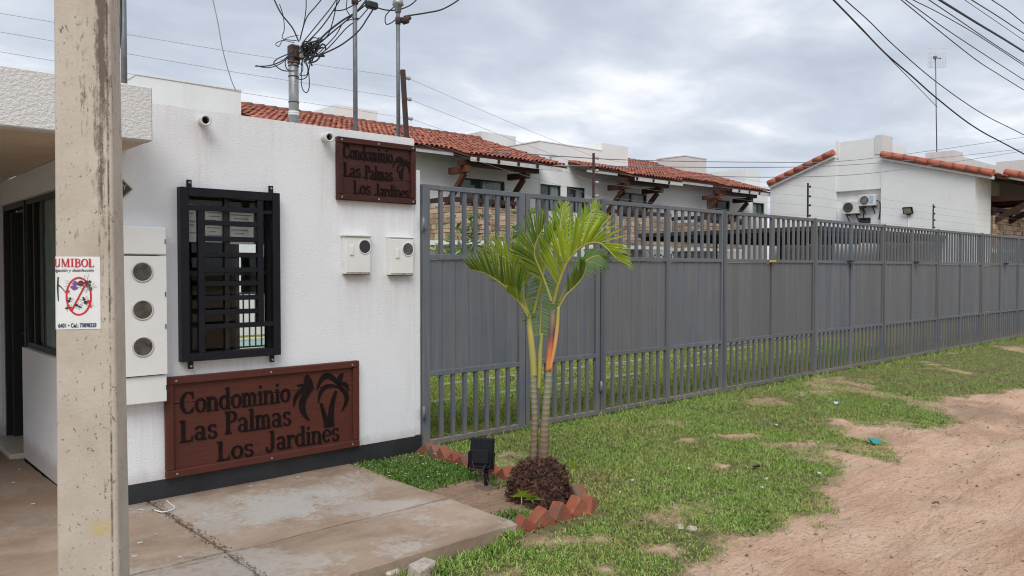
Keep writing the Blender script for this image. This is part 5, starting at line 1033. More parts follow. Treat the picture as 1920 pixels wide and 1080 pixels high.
def leafmat(name, cols, yell=.3):
    m, nt, bs = M(name); bs.inputs['Roughness'].default_value = .38; g = nt.nodes.new('ShaderNodeNewGeometry'); oi = nt.nodes.new('ShaderNodeObjectInfo')
    f_ = mth(nt, 'FRACT', mth(nt, 'ADD', oi.outputs['Random'], g.outputs['Random Per Island'])); c = ramp(nt, f_, [(i/(len(cols)-1), c_) for i, c_ in enumerate(cols)])
    c = mixc(nt, ramp(nt, tex(nt, 9, 4, .65), [(.52, B3), (.75, (yell, yell, yell))]), c, (.33, .22, .035)); lk(nt, c, bs.inputs['Base Color'])
    out = nt.nodes['Material Output']; tr = nt.nodes.new('ShaderNodeBsdfTranslucent'); lk(nt, mixc(nt, 1, c, (1.5, 1.6, .7), 'MULTIPLY'), tr.inputs[0]); ms = nt.nodes.new('ShaderNodeMixShader'); ms.inputs[0].default_value = .38
    lk(nt, bs.outputs[0], ms.inputs[1]); lk(nt, tr.outputs[0], ms.inputs[2]); lk(nt, ms.outputs[0], out.inputs[0]); return m
LD = leafmat('dark_palm_leaf', [(.07, .14, .018), (.12, .19, .022), (.17, .21, .024), (.085, .155, .02)], .45); LB = leafmat('bright_palm_leaf', [(.20, .31, .02), (.30, .40, .03), (.40, .45, .035), (.17, .29, .02)], .35)
LG = leafmat('pale_green_palm_leaf', [(.12, .22, .07), (.17, .27, .10), (.10, .20, .05)], .1); LM = leafmat('mid_palm_leaf', [(.14, .24, .02), (.20, .30, .025), (.28, .33, .03)], .4)
RM = simple('palm_rachis', (.36, .30, .07), (.24, .26, .05), 20, .5)
leafcount = 0; extra = []
def frond(L, dz0, dz1, lenpx, mt, npair, mode, start=.18, fwd=.75, droop=.25, uside=1, vee=.9, rw=(6, 2), lenprof=None, bias=(1, 1)):
    """L: spine pixel points; depth runs dz0..dz1; mode 'v': leaflets rise from the spine in the picture plane, 'flat': to both sides."""
    global leafcount
    sp_ = spline([Pp(px, py, dz0+(dz1-dz0)*i/(len(L)-1)) for i, (px, py) in enumerate(L)], 8); n = len(sp_)
    rr = [np.interp(i/(n-1), [0, 1], rw)/2/F*tp for i in range(n)]; fo = MB().tube(sp_, rr, 6).obj('frond', RM, palm); view = CR @ Vector((0, 0, 1)); scl = tp/F
    for j in range(npair):
        s = start+(1-start)*(j+.5*rng.uniform(.6, 1.4))/npair; s = min(s, 1); k = s*(n-1); i0 = min(int(k), n-2); p = sp_[i0].lerp(sp_[i0+1], k-i0); T = (sp_[min(i0+1, n-1)]-sp_[max(i0-1, 0)]).normalized()
        U = view.cross(T).normalized()*uside   # in-picture normal of the spine
        ln = lenpx*scl*(lenprof(s) if lenprof else math.sin(PI*min(max(.16+s*.78, 0), 1))**.7)*rng.uniform(.9, 1.08)
        for sd in (1, -1):
            if rng.uniform() > bias[0 if sd > 0 else 1]: continue
            if mode == 'v': N = (U*math.sin(vee) + view*sd*math.cos(vee)).normalized()
            else: N = (U*sd*math.cos(.25) + view*math.sin(.25)).normalized()
            f_ = fwd*(.75+.5*s); D = (T*f_ + N*(1-.25*f_)).normalized(); D = (D + Vector(rng.normal(0, .055, 3))).normalized(); W0 = .0088*rng.uniform(.75, 1.15)*(1.1-.35*s)
            pts = []; m_ = 6; gdn = Vector((0, 0, -1))
            for q in range(m_+1): tq = q/m_; pts.append(p + D*(ln*tq) + gdn*(ln*droop*tq*tq) )
            ws = [W0*x_ for x_ in (.45, .95, 1, .9, .7, .42, .04)]; side = D.cross((N.cross(T)).normalized()*1.0 + view*.3); side = T - D*T.dot(D); side = side.normalized() if side.length > .05 else U
            vs = []; fs = []; fold = D.cross(side).normalized()*.003
            for q, c in enumerate(pts): vs += [c-side*ws[q], c+fold, c+side*ws[q]]
            for q in range(m_): fs += [(3*q, 3*q+1, 3*q+4, 3*q+3), (3*q+1, 3*q+2, 3*q+5, 3*q+4)]
            if leafcount < 299: mb = MB().add(vs, fs, True); mb.obj('leaflet', mt, fo); leafcount += 1
            else: extra.append((vs, fs, mt))
    return fo
# front fronds first (they show largest)
frond([(1037, 572), (1048, 530), (1066, 488), (1092, 462), (1120, 455), (1142, 470), (1156, 486)], -.05, -.25, 92, LB, 34, 'v', .14, .95, .10, 1, 1.0, (7, 2), lambda s: np.interp(s, [0, .25, .5, .75, 1], [.75, 1.15, .95, .55, .38]))
frond([(992, 590), (972, 562), (940, 532), (910, 513), (884, 505)], -.02, -.12, 62, LD, 27, 'v', .24, .8, .0, -1, 1.0, (6, 2), lambda s: np.interp(s, [0, .3, .6, 1], [.8, 1.2, 1.1, .4]))
frond([(1034, 566), (1022, 530), (1010, 500), (1002, 478), (1006, 452), (1018, 430)], -.12, -.18, 72, LD, 26, 'v', .2, .85, .08, 1, .75, (6, 2), lambda s: np.interp(s, [0, .4, .8, 1], [.6, 1.0, 1.0, .6]))
frond([(1047, 578), (1060, 555), (1080, 535), (1093, 518), (1098, 498)], .02, .05, 42, LD, 20, 'v', .3, .85, .0, 1, 1.0, (5, 2))
frond([(992, 592), (980, 555), (968, 518), (955, 492), (936, 478), (918, 478)], .04, .06, 74, LM, 28, 'flat', .25, .8, .12, 1)
frond([(1012, 632), (1014, 590), (1016, 550), (1018, 515)], .07, .10, 44, LG, 22, 'flat', .06, -.35, .1, 1, rw=(5, 2), lenprof=lambda s: .55+.5*math.sin(PI*s))
frond([(992, 590), (988, 540), (985, 500), (984, 470), (988, 440)], .10, .2, 46, LG, 22, 'flat', .3, .9, .05, 1)
frond([(1040, 570), (1056, 500), (1072, 450), (1090, 420), (1112, 395), (1122, 392)], .12, .30, 48, LM, 24, 'flat', .35, .8, .30, 1)
frond([(1038, 568), (1042, 500), (1048, 450), (1052, 415), (1056, 384)], .14, .25, 46, LM, 24, 'flat', .35, .95, .1, 1)
frond([(1044, 574), (1070, 520), (1096, 492), (1118, 480), (1132, 486)], .1, .22, 40, LG, 20, 'flat', .3, .8, .35, 1)
frond([(1000, 590), (1012, 540), (1024, 490), (1034, 450), (1044, 430)], .05, .0, 58, LM, 24, 'v', .25, .9, .1, 1, .8)
frond([(990, 594), (976, 570), (962, 556), (952, 548)], -.06, -.1, 30, LM, 12, 'v', .3, .8, .0, -1, .9, (4, 2))
mt3 = bpy.data.meshes.new('leaflets'); V_ = []; F_ = []; mi = []; ml = [LB, LD, LG, LM]
for vs, fs, mt_ in extra: n0 = len(V_); V_ += [tuple(v-wloc(palm)) for v in vs]; F_ += [tuple(i+n0 for i in f_) for f_ in fs]; mi += [ml.index(mt_)]*len(fs)
mt3.from_pydata(V_, [], F_); [mt3.materials.append(x_) for x_ in ml]; mt3.polygons.foreach_set('material_index', mi); mt3.polygons.foreach_set('use_smooth', [True]*len(F_))
lo = bpy.data.objects.new('leaflets', mt3); COL.objects.link(lo); lo.parent = palm; tag(lo, kind='stuff')
# mulch mound at the palm's foot
mo = thing('mulch_mound', 'mound of dark red-brown shredded mulch heaped round the palm trunks', 'mulch', (pbx, pby, -.06))
MR, MH = .205, .30
core = MB(); vs = []; fs = []; n_, k_ = 10, 24
for i in range(n_+1):
    a = PI/2*i/n_
    for k in range(k_):
        th = 2*PI*k/k_; r_ = MR*.93*math.cos(a)**.7*(1+.08*math.sin(3*th+1)) if i < n_ else .001; vs.append((pbx+r_*math.cos(th), pby+r_*math.sin(th), -.06+MH*.95*math.sin(a)))
fs = [(i*k_+k, i*k_+(k+1) % k_, (i+1)*k_+(k+1) % k_, (i+1)*k_+k) for i in range(n_) for k in range(k_)]
core.add(vs, fs).obj('core', MT['soilclump'], mo)
N = 6500; th = rng.uniform(0, 2*PI, N); a = np.arcsin(rng.uniform(0, 1, N)**.9); r_ = MR*np.cos(a)**.7*rng.uniform(.86, 1.14, N)*(1+.09*np.sin(3*th+1)+.09*np.sin(7*th+6*a)+.05*np.sin(13*th-9*a)); C_ = np.stack([pbx+r_*np.cos(th), pby+r_*np.sin(th), -.055+MH*np.sin(a)*rng.uniform(.95, 1.05, N)], -1)
d1 = rng.normal(0, 1, (N, 3)); d1 += np.stack([np.cos(th), np.sin(th), np.ones(N)*.3], -1)*.8; d1 /= np.linalg.norm(d1, axis=1)[:, None]; d2 = np.cross(d1, rng.normal(0, 1, (N, 3))); d2 /= np.linalg.norm(d2, axis=1)[:, None]; L = (rng.uniform(.007, .024, N)*np.where(rng.uniform(0, 1, N) < .16, 2.1, 1))[:, None]; w = np.minimum(L*rng.uniform(.2, .45, N)[:, None], .0075)
V = np.stack([C_-d1*L*.6, C_+d2*w, C_+d1*L, C_-d2*w], 1).reshape(-1, 3) - np.array(wloc(mo)); fk = npmesh('mulch_flakes', V, 4, MT['soilclump']); fk.parent = mo; tag(fk, kind='stuff')
for j, (px, py, s_, lb) in enumerate([(978, 932, 1.0, 'small green palm seedling at the left foot of the mulch mound'), (998, 938, .9, 'small green palm seedling in front of the mulch mound'), (1073, 880, 1.1, 'single yellow-green shoot right of the mulch mound')]):
    c_ = at(px, py, tp-.2 if j < 2 else tp+.15); sd_ = thing('palm_seedling', lb, 'seedling', c_, 'seedlings round the palm'); mb = MB()
    for k in range(9 if j < 2 else 4):
        an = (k-4)*.32 if j < 2 else (k-1.5)*.18; D = (CR @ Vector((math.sin(an), math.cos(an), .35))).normalized(); sdv = D.cross(CR @ Vector((0, 0, 1))).normalized(); L_ = .085*s_*rng.uniform(.8, 1.2); b = c_+Vector((0, 0, .0)); w_ = .0065
        mb.add([b, b+D*L_*.5-sdv*w_, b+D*L_-Vector((0, 0, L_*.15)), b+D*L_*.5+sdv*w_], [(0, 1, 2, 3)])
    mb.obj('leaves', LB if j == 2 else LM, sd_); MB().tube([c_-Vector((0, 0, .10)), c_], [.006, .004], 6).obj('stem', RM, sd_)
# ---------------------------------------------------------------- houses behind the fence
def tile_mesh(r0=.076, r1=.064, L=.36, lift=.028):
    mb = MB(); n = 6; vs = []
    for (y, r, h) in ((0, r0, lift), (L, r1, 0.0)):
        for k in range(n+1): a = PI*k/n; vs.append((r*math.cos(a), y, h + r*math.sin(a)*.85))
    for k in range(n+1): a = PI*k/n; vs.append(((r0-.016)*math.cos(a), 0.0, lift + (r0-.016)*math.sin(a)*.85))
    fs = [(k, k+1, n+1+k+1, n+1+k) for k in range(n)] + [(2*(n+1)+k, 2*(n+1)+k+1, k+1, k) for k in range(n)]
    return mb.add(vs, fs, True)
TILE = tile_mesh(); TILE_ME = TILE.mesh('roof_tile', MT['tile'])
def slope_M(o, sv, x): 
    d = Vector(sv).normalized(); u = Vector((1, 0, 0)); nrm = u.cross(d); return Matrix(((u.x, d.x, nrm.x, 0), (u.y, d.y, nrm.y, 0), (u.z, d.z, nrm.z, 0), (0, 0, 0, 1)))
def tiled(parent, name, spans, ye, ze, yr, zr, single=0, skip=None, pitch=.168, expo=.30):
    """spans: list of (x0, x1, extra_rows_below); roof plane through (ye,ze)-(yr,zr)."""
    sv = Vector((0, yr-ye, zr-ze)); L = sv.length; d = sv.normalized(); base = slope_M(None, d, 0); nrm = Vector((base[0][2], base[1][2], base[2][2]))
    under = MB(); jobs = []
    for x0, x1, ex in spans:
        a = Vector((0, ye, ze)) - d*ex*expo; b = Vector((0, yr, zr)); under.add([Vector((x0, a.y, a.z-.02)), Vector((x1, a.y, a.z-.02)), Vector((x1, b.y, b.z-.02)), Vector((x0, b.y, b.z-.02)), Vector((x0, a.y, a.z-.075)), Vector((x1, a.y, a.z-.075)), Vector((x1, b.y, b.z-.075)), Vector((x0, b.y, b.z-.075))], [(0, 1, 2, 3), (4, 5, 6, 7), (0, 1, 5, 4), (1, 2, 6, 5), (3, 0, 4, 7)])
        nr = int((L + ex*expo)/expo); nc = int((x1-x0)/pitch)
        for r in range(nr):
            for c in range(nc):
                x = x0+pitch*(c+.5); p = a + d*(r*expo-.06) + Vector((x, 0, 0))
                if skip and skip(p.x, p.y): continue
                jobs.append((r, (p.xy - Vector((0, -5.7))).length, p))
    rf = under.obj('roof', MT['tile_under'], parent); jobs.sort(key=lambda j: j[1])
    for r, _, p in jobs[:single]:
        rot = base.to_euler(); piece(name, TILE_ME, rf, p + Vector((rng.normal(0, .006), 0, rng.uniform(0, .012))), (rot.x, rot.y+rng.normal(0, .03), rot.z+rng.normal(0, .022)))
    mb = MB()
    for r, _, p in jobs[single:]:
        Mx = Matrix.Translation(p + Vector((rng.normal(0, .008), 0, rng.uniform(0, .015)))) @ base @ Matrix.Rotation(rng.normal(0, .025), 4, 'Z'); mb.add([Mx @ Vector(v) for v in TILE.v], TILE.f, True)
    if mb.v: tag(mb.obj('roof_tiles', MT['tile'], rf), kind='stuff')
    rd = MB()   # ridge
    for x0, x1, ex in spans:
        x = x0
        while x < x1:
            if not (skip and skip(x, yr)): rd.tube([(x, yr, zr+.02), (x+.40, yr, zr+.035)], [.10, .115], 8)
            x += .37
    if rd.v: tag(rd.obj('ridge_tiles', MT['capstone'], rf), kind='stuff')
    return rf
def window(parent, x0, x1, z0, z1, y, sash=2, dark=True, nm='window'):
    w = .045; f = MB().box((x0, y-.02, z0), (x0+w, y+.07, z1)).box((x1-w, y-.02, z0), (x1, y+.07, z1)).box((x0+w, y-.02, z1-w), (x1-w, y+.07, z1)).box((x0+w, y-.02, z0), (x1-w, y+.07, z0+w))
    for i in range(1, sash): xm = x0+(x1-x0)*i/sash; f.box((xm-w/2, y-.01, z0+w), (xm+w/2, y+.06, z1-w))
    f = f.obj(nm, MT['alu'], parent)
    for i in range(sash):
        a = x0+(x1-x0)*i/sash+w*.7; b = x0+(x1-x0)*(i+1)/sash-w*.7; MB().box((a, y+.03+.01*i, z0+w), (b, y+.036+.01*i, z1-w)).obj('pane', MT['hcurtain' if (i + int(x0*3)) % 2 else 'hglass'], f)
    return f
def stones(parent, x0, x1, y, z0, z1, side=None, seed=3):
    rr = random.Random(seed)
    core = MB().box((x0+.03, y+.04, z0), (x1-.03, y+.16, z1-.01))
    if side: core.box((x0+.04, y+.16, z0), (x0+.16, side, z1-.01))
    core = core.obj('balcony_parapet', MT['mortar'], parent)
    z = z0
    while z < z1-.04:
        h = rr.choice((.11, .15, .19)); h = min(h, z1-z); x = x0
        while x < x1-.02:
            w = min(rr.uniform(.14, .42), x1-x); w = x1-x if x1-x-w < .1 else w
            if h > .13 and rr.random() < .25:
                for zz0, zz1 in ((z, z+h/2), (z+h/2, z+h)): MB().box((x+.006, y-rr.uniform(0, .02), zz0+.005), (x+w-.006, y+.06, zz1-.005), .006).obj('stone', MT['stone'], core)
            else: MB().box((x+.006, y-rr.uniform(0, .02), z+.005), (x+w-.006, y+.06, z+h-.005), .006).obj('stone', MT['stone'], core)
            x += w
        if side:
            yy = y+.06
            while yy < side-.02:
                w = min(rr.uniform(.16, .4), side-yy); MB().box((x0-rr.uniform(0, .015), yy+.006, z+.005), (x0+.07, yy+w-.006, z+h-.005), .006).obj('stone', MT['stone'], core); yy += w
        z += h
    return core
def porch(parent, x0, x1, y0, zb, zt_, mt='beam', mt2='beam'):
    MB().box((x0, y0, zt_-.17), (x1, y0+.14, zt_), .006).obj('beam', MT[mt2], parent)
    for x, m_ in ((x0+.25, mt), (x1-.55, mt2)):
        b = MB().box((x-.09, y0-.1, zt_-.36), (x+.09, 12.62, zt_-.175), .006); b.bar((x, y0+.12, zt_-.38), (x, 12.98, zb-.45), .14, .13, (1, 0, 0), .006); b.obj('brace', MT[m_], parent)
    n = int((x1-x0)/.75)
    for i in range(n): x = x0+(i+.5)*(x1-x0)/n; MB().bar((x, y0-.35, zt_-.02), (x, 13.0, zt_+.36), .07, .10).obj('rafter', MT['beam'], parent)
def balcony(parent, x0, x1, seed):
    y = 11.75; MB().box((x0, y+.01, 2.30), (x1, 13.0, 2.44)).obj('balcony_slab', MT['house'], parent)
    stones(parent, x0, x1, y, 2.44, 3.40, 12.99, seed)
    r_ = MB().box((x0-.02, y+.01, 3.50), (x1+.02, y+.13, 3.63), .004).box((x0-.02, y+.14, 3.50), (x0+.1, 13.0, 3.63), .004)
    k = x0+.05
    while k < x1: r_.box((k, y+.04, 3.39), (k+.10, y+.11, 3.50)); k += (x1-x0-.15)/3
    r_.obj('railing', MT['beam'], parent)
def eave_board(parent, x0, x1, y, z): MB().box((x0, y+.02, z-.17), (x1, y+.06, z-.05)).obj('eave_board', MT['fascia'], parent)
YE, ZE, YR, ZR = 12.2, 5.02, 16.0, 6.2; K = (ZR-ZE)/(YR-YE)
hA = thing('terraced_house', 'white house with red tiled roof and stone balcony right behind the gate', 'house', (8, 13, 0), 'terraced houses of the compound')
MB().wall((-2, 13, -.2), (1, 0, 0), (0, 1, 0), 20.1, 5.45, .2, [(16.8, 18.6, 2.7, 4.57), (10.0, 11.2, 1.2, 2.1), (17.3, 18.3, 1.0, 2.25)]).obj('wall', MT['house'], hA)
MB().box((-2, 13.2, 0), (-1.8, 19, 5.2)).box((-2, 18.8, 0), (18.1, 19, 5.2)).box((-1.8, 13.21, 2.36), (18, 18.8, 2.44)).obj('shell', MT['house'], hA)
window(hA, 14.8, 16.6, 2.5, 4.37, 13.06, 2, nm='sliding_door'); window(hA, 15.3, 16.3, .8, 2.05, 13.06, 2)
MB().wall((5.95, 14.0, 4.4), (1, 0, 0), (0, 1, 0), 2.52, 1.76, 2.0, []).box((5.93, 13.98, 6.16), (8.49, 16.02, 6.20)).obj('roof_parapet', MT['house'], hA)
c0 = on_y(632, 198, 16.0)
MB().box((12.30, 16.0, 5.6), (13.82, 17.55, 6.66)).obj('roof_parapet', MT['house'], hA); MB().box((18.05, 15.9, 5.5), (19.72, 17.2, 6.50)).obj('roof_parapet', MT['house_old'], hA)
tiled(hA, 'roof_tile', [(8.50, 14.0, 0), (14.0, 18.02, 2)], YE, ZE, YR, ZR, 300)
eave_board(hA, 8.5, 13.95, YE, ZE); eave_board(hA, 14.05, 17.7, YE-.68, ZE-.21)
porch(hA, 13.9, 17.0, 11.85, 3.75, 4.72, 'beam_red', 'beam')
for i in range(9): x = 9+i*.62; MB().bar((x, 12.25, 4.93), (x, 13.0, 5.17), .08, .11).obj('rafter', MT['beam'], hA)
balcony(hA, 13.5, 15.95, 5)
hB = thing('terraced_house', 'white house with two porch roofs and two stone balconies beyond the gate', 'house', (25, 13, 0), 'terraced houses of the compound')
MB().wall((18.12, 13, -.2), (1, 0, 0), (0, 1, 0), 14.3, 5.5, .2, [(.05, 1.03, 3.75, 4.62), (1.30, 2.22, 3.75, 4.62), (3.93, 5.63, 2.7, 4.62), (9.55, 11.25, 2.7, 4.7), (13.05, 14.05, 4.1, 4.75)]).obj('wall', MT['house'], hB)
MB().box((18.12, 13.21, 2.36), (32.4, 18.8, 2.44)).box((18.12, 18.8, 0), (32.4, 19, 5.3)).box((32.2, 13.2, 0), (32.4, 18.8, 5.3)).obj('shell', MT['house'], hB)
window(hB, 18.17, 19.15, 3.55, 4.42, 13.06); window(hB, 19.42, 20.34, 3.55, 4.42, 13.06); window(hB, 22.05, 23.75, 2.5, 4.42, 13.06, nm='sliding_door'); window(hB, 27.67, 29.37, 2.5, 4.5, 13.06, nm='sliding_door'); window(hB, 31.17, 32.17, 3.9, 4.55, 13.06)
MB().box((18.10, 12.985, 5.1), (21.2, 18, 5.80)).box((18.08, 12.97, 5.80), (21.22, 18.02, 5.83)).obj('roof_parapet', MT['house'], hB); MB().box((21.2, 12.98, 5.1), (22.62, 16.5, 6.08)).obj('roof_parapet', MT['house'], hB)
MB().box((28.25, 14.5, 5.4), (29.85, 16, 6.45)).box((28.23, 14.48, 6.45), (29.87, 16.02, 6.49)).obj('roof_parapet', MT['house_old'], hB); MB().box((31.05, 13.3, 5.0), (32.3, 15.3, 6.02)).obj('roof_parapet', MT['house'], hB)
MB().tube([(18.6, 12.98, 5.35), (18.6, 12.7, 5.33), (18.75, 12.62, 5.36)], .035, 8).obj('spout', MT['pvc'], hB)
tiled(hB, 'roof_tile', [(19.46, 21.2, 0), (21.2, 24.1, 2), (24.1, 27.2, 0), (27.2, 30.35, 2)], YE, ZE, YR, ZR, 220, skip=lambda x, y: x < 22.7 and y > 12.9)
for a, b, k in ((19.6, 21.15, 0), (21.3, 24.0, 1), (24.15, 27.1, 0), (27.3, 30.1, 1)): eave_board(hB, a, b, YE-.68*k, ZE-.21*k)
porch(hB, 20.9, 23.6, 11.85, 3.75, 4.72); porch(hB, 26.6, 29.6, 11.85, 3.75, 4.72, 'beam_red', 'beam')
balcony(hB, 20.25, 23.6, 7); balcony(hB, 25.3, 28.4, 9)
# gabled house at the right
XG = 30.0
pR1 = on_x(1652, 290, 29.85); pR0 = on_x(1862, 326, 29.85); pL1 = on_x(1563, 286, 29.85); pL0 = on_x(1441, 345, 29.85); pt0 = on_x(1563, 268, XG); pt1 = on_x(1650, 258, XG); pc1 = on_x(1828, 400, XG)
print('GABLE', pR1, pR0, pL1, pL0, pt0, pt1, pc1)
hG = thing('gabled_house', 'white gabled house with two air conditioners on its windowless wall', 'house', (XG, 7, 0), 'houses of the compound')
yF = pc1.y; yB = pL0.y; kR = (pR1.z-pR0.z)/(pR1.y-pR0.y); kL = (pL1.z-pL0.z)/(pL1.y-pL0.y)
zR = lambda y: pR0.z + kR*(y-pR0.y) - .10; zL = lambda y: pL0.z + kL*(y-pL0.y) - .10
ya, yb_ = pR1.y+.05, pL1.y-.02
def gwall(pts, x0, x1, nm, mt='house'):
    mb = MB(); mb.poly([(x0, y, z) for y, z in pts], (1, 0, 0), x1-x0); mb.obj(nm, MT[mt], hG)
gwall([(yF, -.2), (ya-.0, -.2), (ya, zR(ya)), (yF, zR(yF))], XG, XG+.25, 'gable_wall'); gwall([(yb_, -.2), (yB, -.2), (yB, zL(yB)), (yb_, zL(yb_))], XG, XG+.25, 'gable_wall')
zn = 4.62
gwall([(ya+.001, -.2), (yb_-.001, -.2), (yb_-.001, zn), (ya+.001, zn)], XG+.22, XG+.40, 'niche_wall', 'house'); gwall([(ya+.001, zn), (yb_-.001, zn), (yb_-.001, pt0.z), (ya+.001, pt0.z)], XG+.03, XG+.26, 'gable_tower')
MB().box((XG+.002, ya-.03, 5.9), (XG+.9, ya+.25, pt1.z+.10)).obj('roof_parapet', MT['house_old'], hG); MB().box((XG+.005, yb_-.12, 5.9), (XG+.25, yb_+.02, pt0.z+.06)).obj('roof_parapet', MT['house'], hG)
MB().box((XG+.27, ya+.25, 5.4), (XG+3, yb_-.1, pt0.z-.05)).obj('tower_block', MT['house'], hG)
MB().box((XG+.26, yF, -.2), (XG+1.62, yF+.2, zR(yF)-.05)).box((XG+1.62, yF+1.3, -.2), (44, yF+1.5, zR(yF)+.3)).box((XG+1.5, yF+.2, -.2), (XG+1.62, yF+1.3, zR(yF)+.2)).box((44, yF, -.2), (44.2, yB, 5.3)).box((XG+.26, yB-.2, -.2), (44, yB, 5.2)).obj('front_wall', MT['house'], hG)
# roof planes
def plane(p0, p1, x1, th, nm, mt):
    d = (p1-p0); mb = MB(); n_ = Vector((0, -d.z, d.y)).normalized()*(1 if d.y > 0 else -1); vs = [Vector((p0.x, p0.y, p0.z)), Vector((x1, p0.y, p0.z)), Vector((x1, p1.y, p1.z)), Vector((p0.x, p1.y, p1.z))]; mb.add([v - Vector((0, 0, .03)) for v in vs] + [v-Vector((0, 0, .03+th)) for v in vs], [(0, 1, 2, 3), (4, 5, 6, 7), (0, 1, 5, 4), (1, 2, 6, 5), (2, 3, 7, 6), (3, 0, 4, 7)]); return mb.obj(nm, mt, hG)
top = Vector((29.85, (ya+yb_)/2, max(pR1.z, pL1.z)+.1)); P_ = lambda p: Vector((XG+.27, p.y, p.z))
rf = plane(P_(pR0), P_(pR1), 44, .06, 'roof', MT['tile_under']); plane(P_(pL0), P_(pL1), 44, .06, 'roof', MT['tile_under'])
def rake(p0, p1, parent):
    d = p1-p0; L = d.length; d.normalize(); n_ = max(3, int(L/.40)); me_ = None
    mb = MB(); mb.tube([(0, 0, 0), (0, L/n_*.97, 0)], [.140, .132], 9); me_ = mb.mesh('rake_tile', MT['tile_rake'])
    for i in range(n_):
        o = piece('rake_tile', me_, parent, p0 + d*(L*i/n_) + Vector((.02, 0, .02)), (math.atan2(d.z, abs(d.y))*(1 if d.y > 0 else -1), 0, 0 if d.y > 0 else PI), (1.25, 1, .95))
        if d.y < 0: o.rotation_euler = (math.atan2(d.z, abs(d.y)), 0, PI)
    MB().bar(p0+Vector((.08, 0, -.13)), p1+Vector((.08, 0, -.13)), .16, .10).obj('rake_mortar', MT['house'], parent)
rake(pR0, pR1, rf); rake(pL0, pL1, rf)
base_g = slope_M(None, (pR1-pR0), 0); mb = MB(); d = (pR1-pR0).normalized(); p2 = pR0 - Vector((0, 0, 0))
for c in range(70):
    for r in range(int((pR1-pR0).length/.30)):
        p = Vector((30.05+.168*c, pR0.y, pR0.z-.02)) + d*(r*.30-.05); Mx = Matrix.Translation(p) @ base_g @ Matrix.Rotation(rng.normal(0, .02), 4, 'Z'); mb.add([Mx @ Vector(v) for v in TILE.v], TILE.f, True)
tag(mb.obj('roof_tiles', MT['tile'], rf), kind='stuff')
# porch roof, braces and balcony on the street side
q1 = on_x(1889, 325, 31.35); kk = kR; q0 = Vector((31.35, q1.y-1.3, q1.z-1.3*kk)); q1 = Vector((31.35, q1.y+.1, q1.z+.1*kk))
pf = plane(q0, q1, 40, .06, 'porch_roof', MT['tile_under']); rake(q0, q1, pf); mb = MB()
for c in range(50):
    for r in range(4): p = Vector((31.5+.168*c, q0.y, q0.z-.02)) + d*(r*.30-.05); Mx = Matrix.Translation(p) @ base_g; mb.add([Mx @ Vector(v) for v in TILE.v], TILE.f, True)
tag(mb.obj('roof_tiles', MT['tile'], pf), kind='stuff')
zb_ = q0.z-.12
MB().box((31.5, q0.y+.35, zb_-.24), (40, q0.y+.52, zb_-.05)).obj('beam', MT['beam'], hG)
for x in (31.75, 33.3, 35.2): MB().box((x-.1, q0.y+.3, zb_-.45), (x+.1, yF+1.3, zb_-.25)).bar((x, q0.y+.55, zb_-.45), (x, yF+.35, zb_-1.35), .18, .18, (1, 0, 0)).obj('brace', MT['beam'], hG)
MB().box((31.62, yF-.1, 2.2), (40, yF+1.3, 2.36)).obj('balcony_slab', MT['house'], hG)
stones(hG, 31.62, 37.5, yF-.12, 2.36, 3.52, None, 11)
r_ = MB().box((31.6, yF-.1, 3.68), (40, yF+.06, 3.82)); k = 31.7
while k < 38: r_.box((k, yF-.08, 3.51), (k+.2, yF+.04, 3.68)); k += 1.0
r_.obj('railing', MT['beam'], hG)
window(hG, 32.0, 34.2, 2.4, 4.35, yF+1.24, 2, nm='sliding_door'); 
MB().box((41, 8, 5.2), (48, 9.5, 7.0)).obj('roof_parapet', MT['house_old'], hG)
bb = on_x(1735, 287, 33.0); bb2 = on_x(1788, 293, 33.0); MB().box((33.0, bb2.y, 5.0), (34.0, bb.y, bb.z)).obj('roof_parapet', MT['house_old'], hG)
q = on_x(1868, 303, 37.0); MB().box((37, q.y-3.6, 4.6), (43, q.y+.0, q.z-.02)).box((37, q.y, 4.6), (40, q.y+2.4, q.z-.15)).obj('roof_parapet', MT['house_old'], hG)
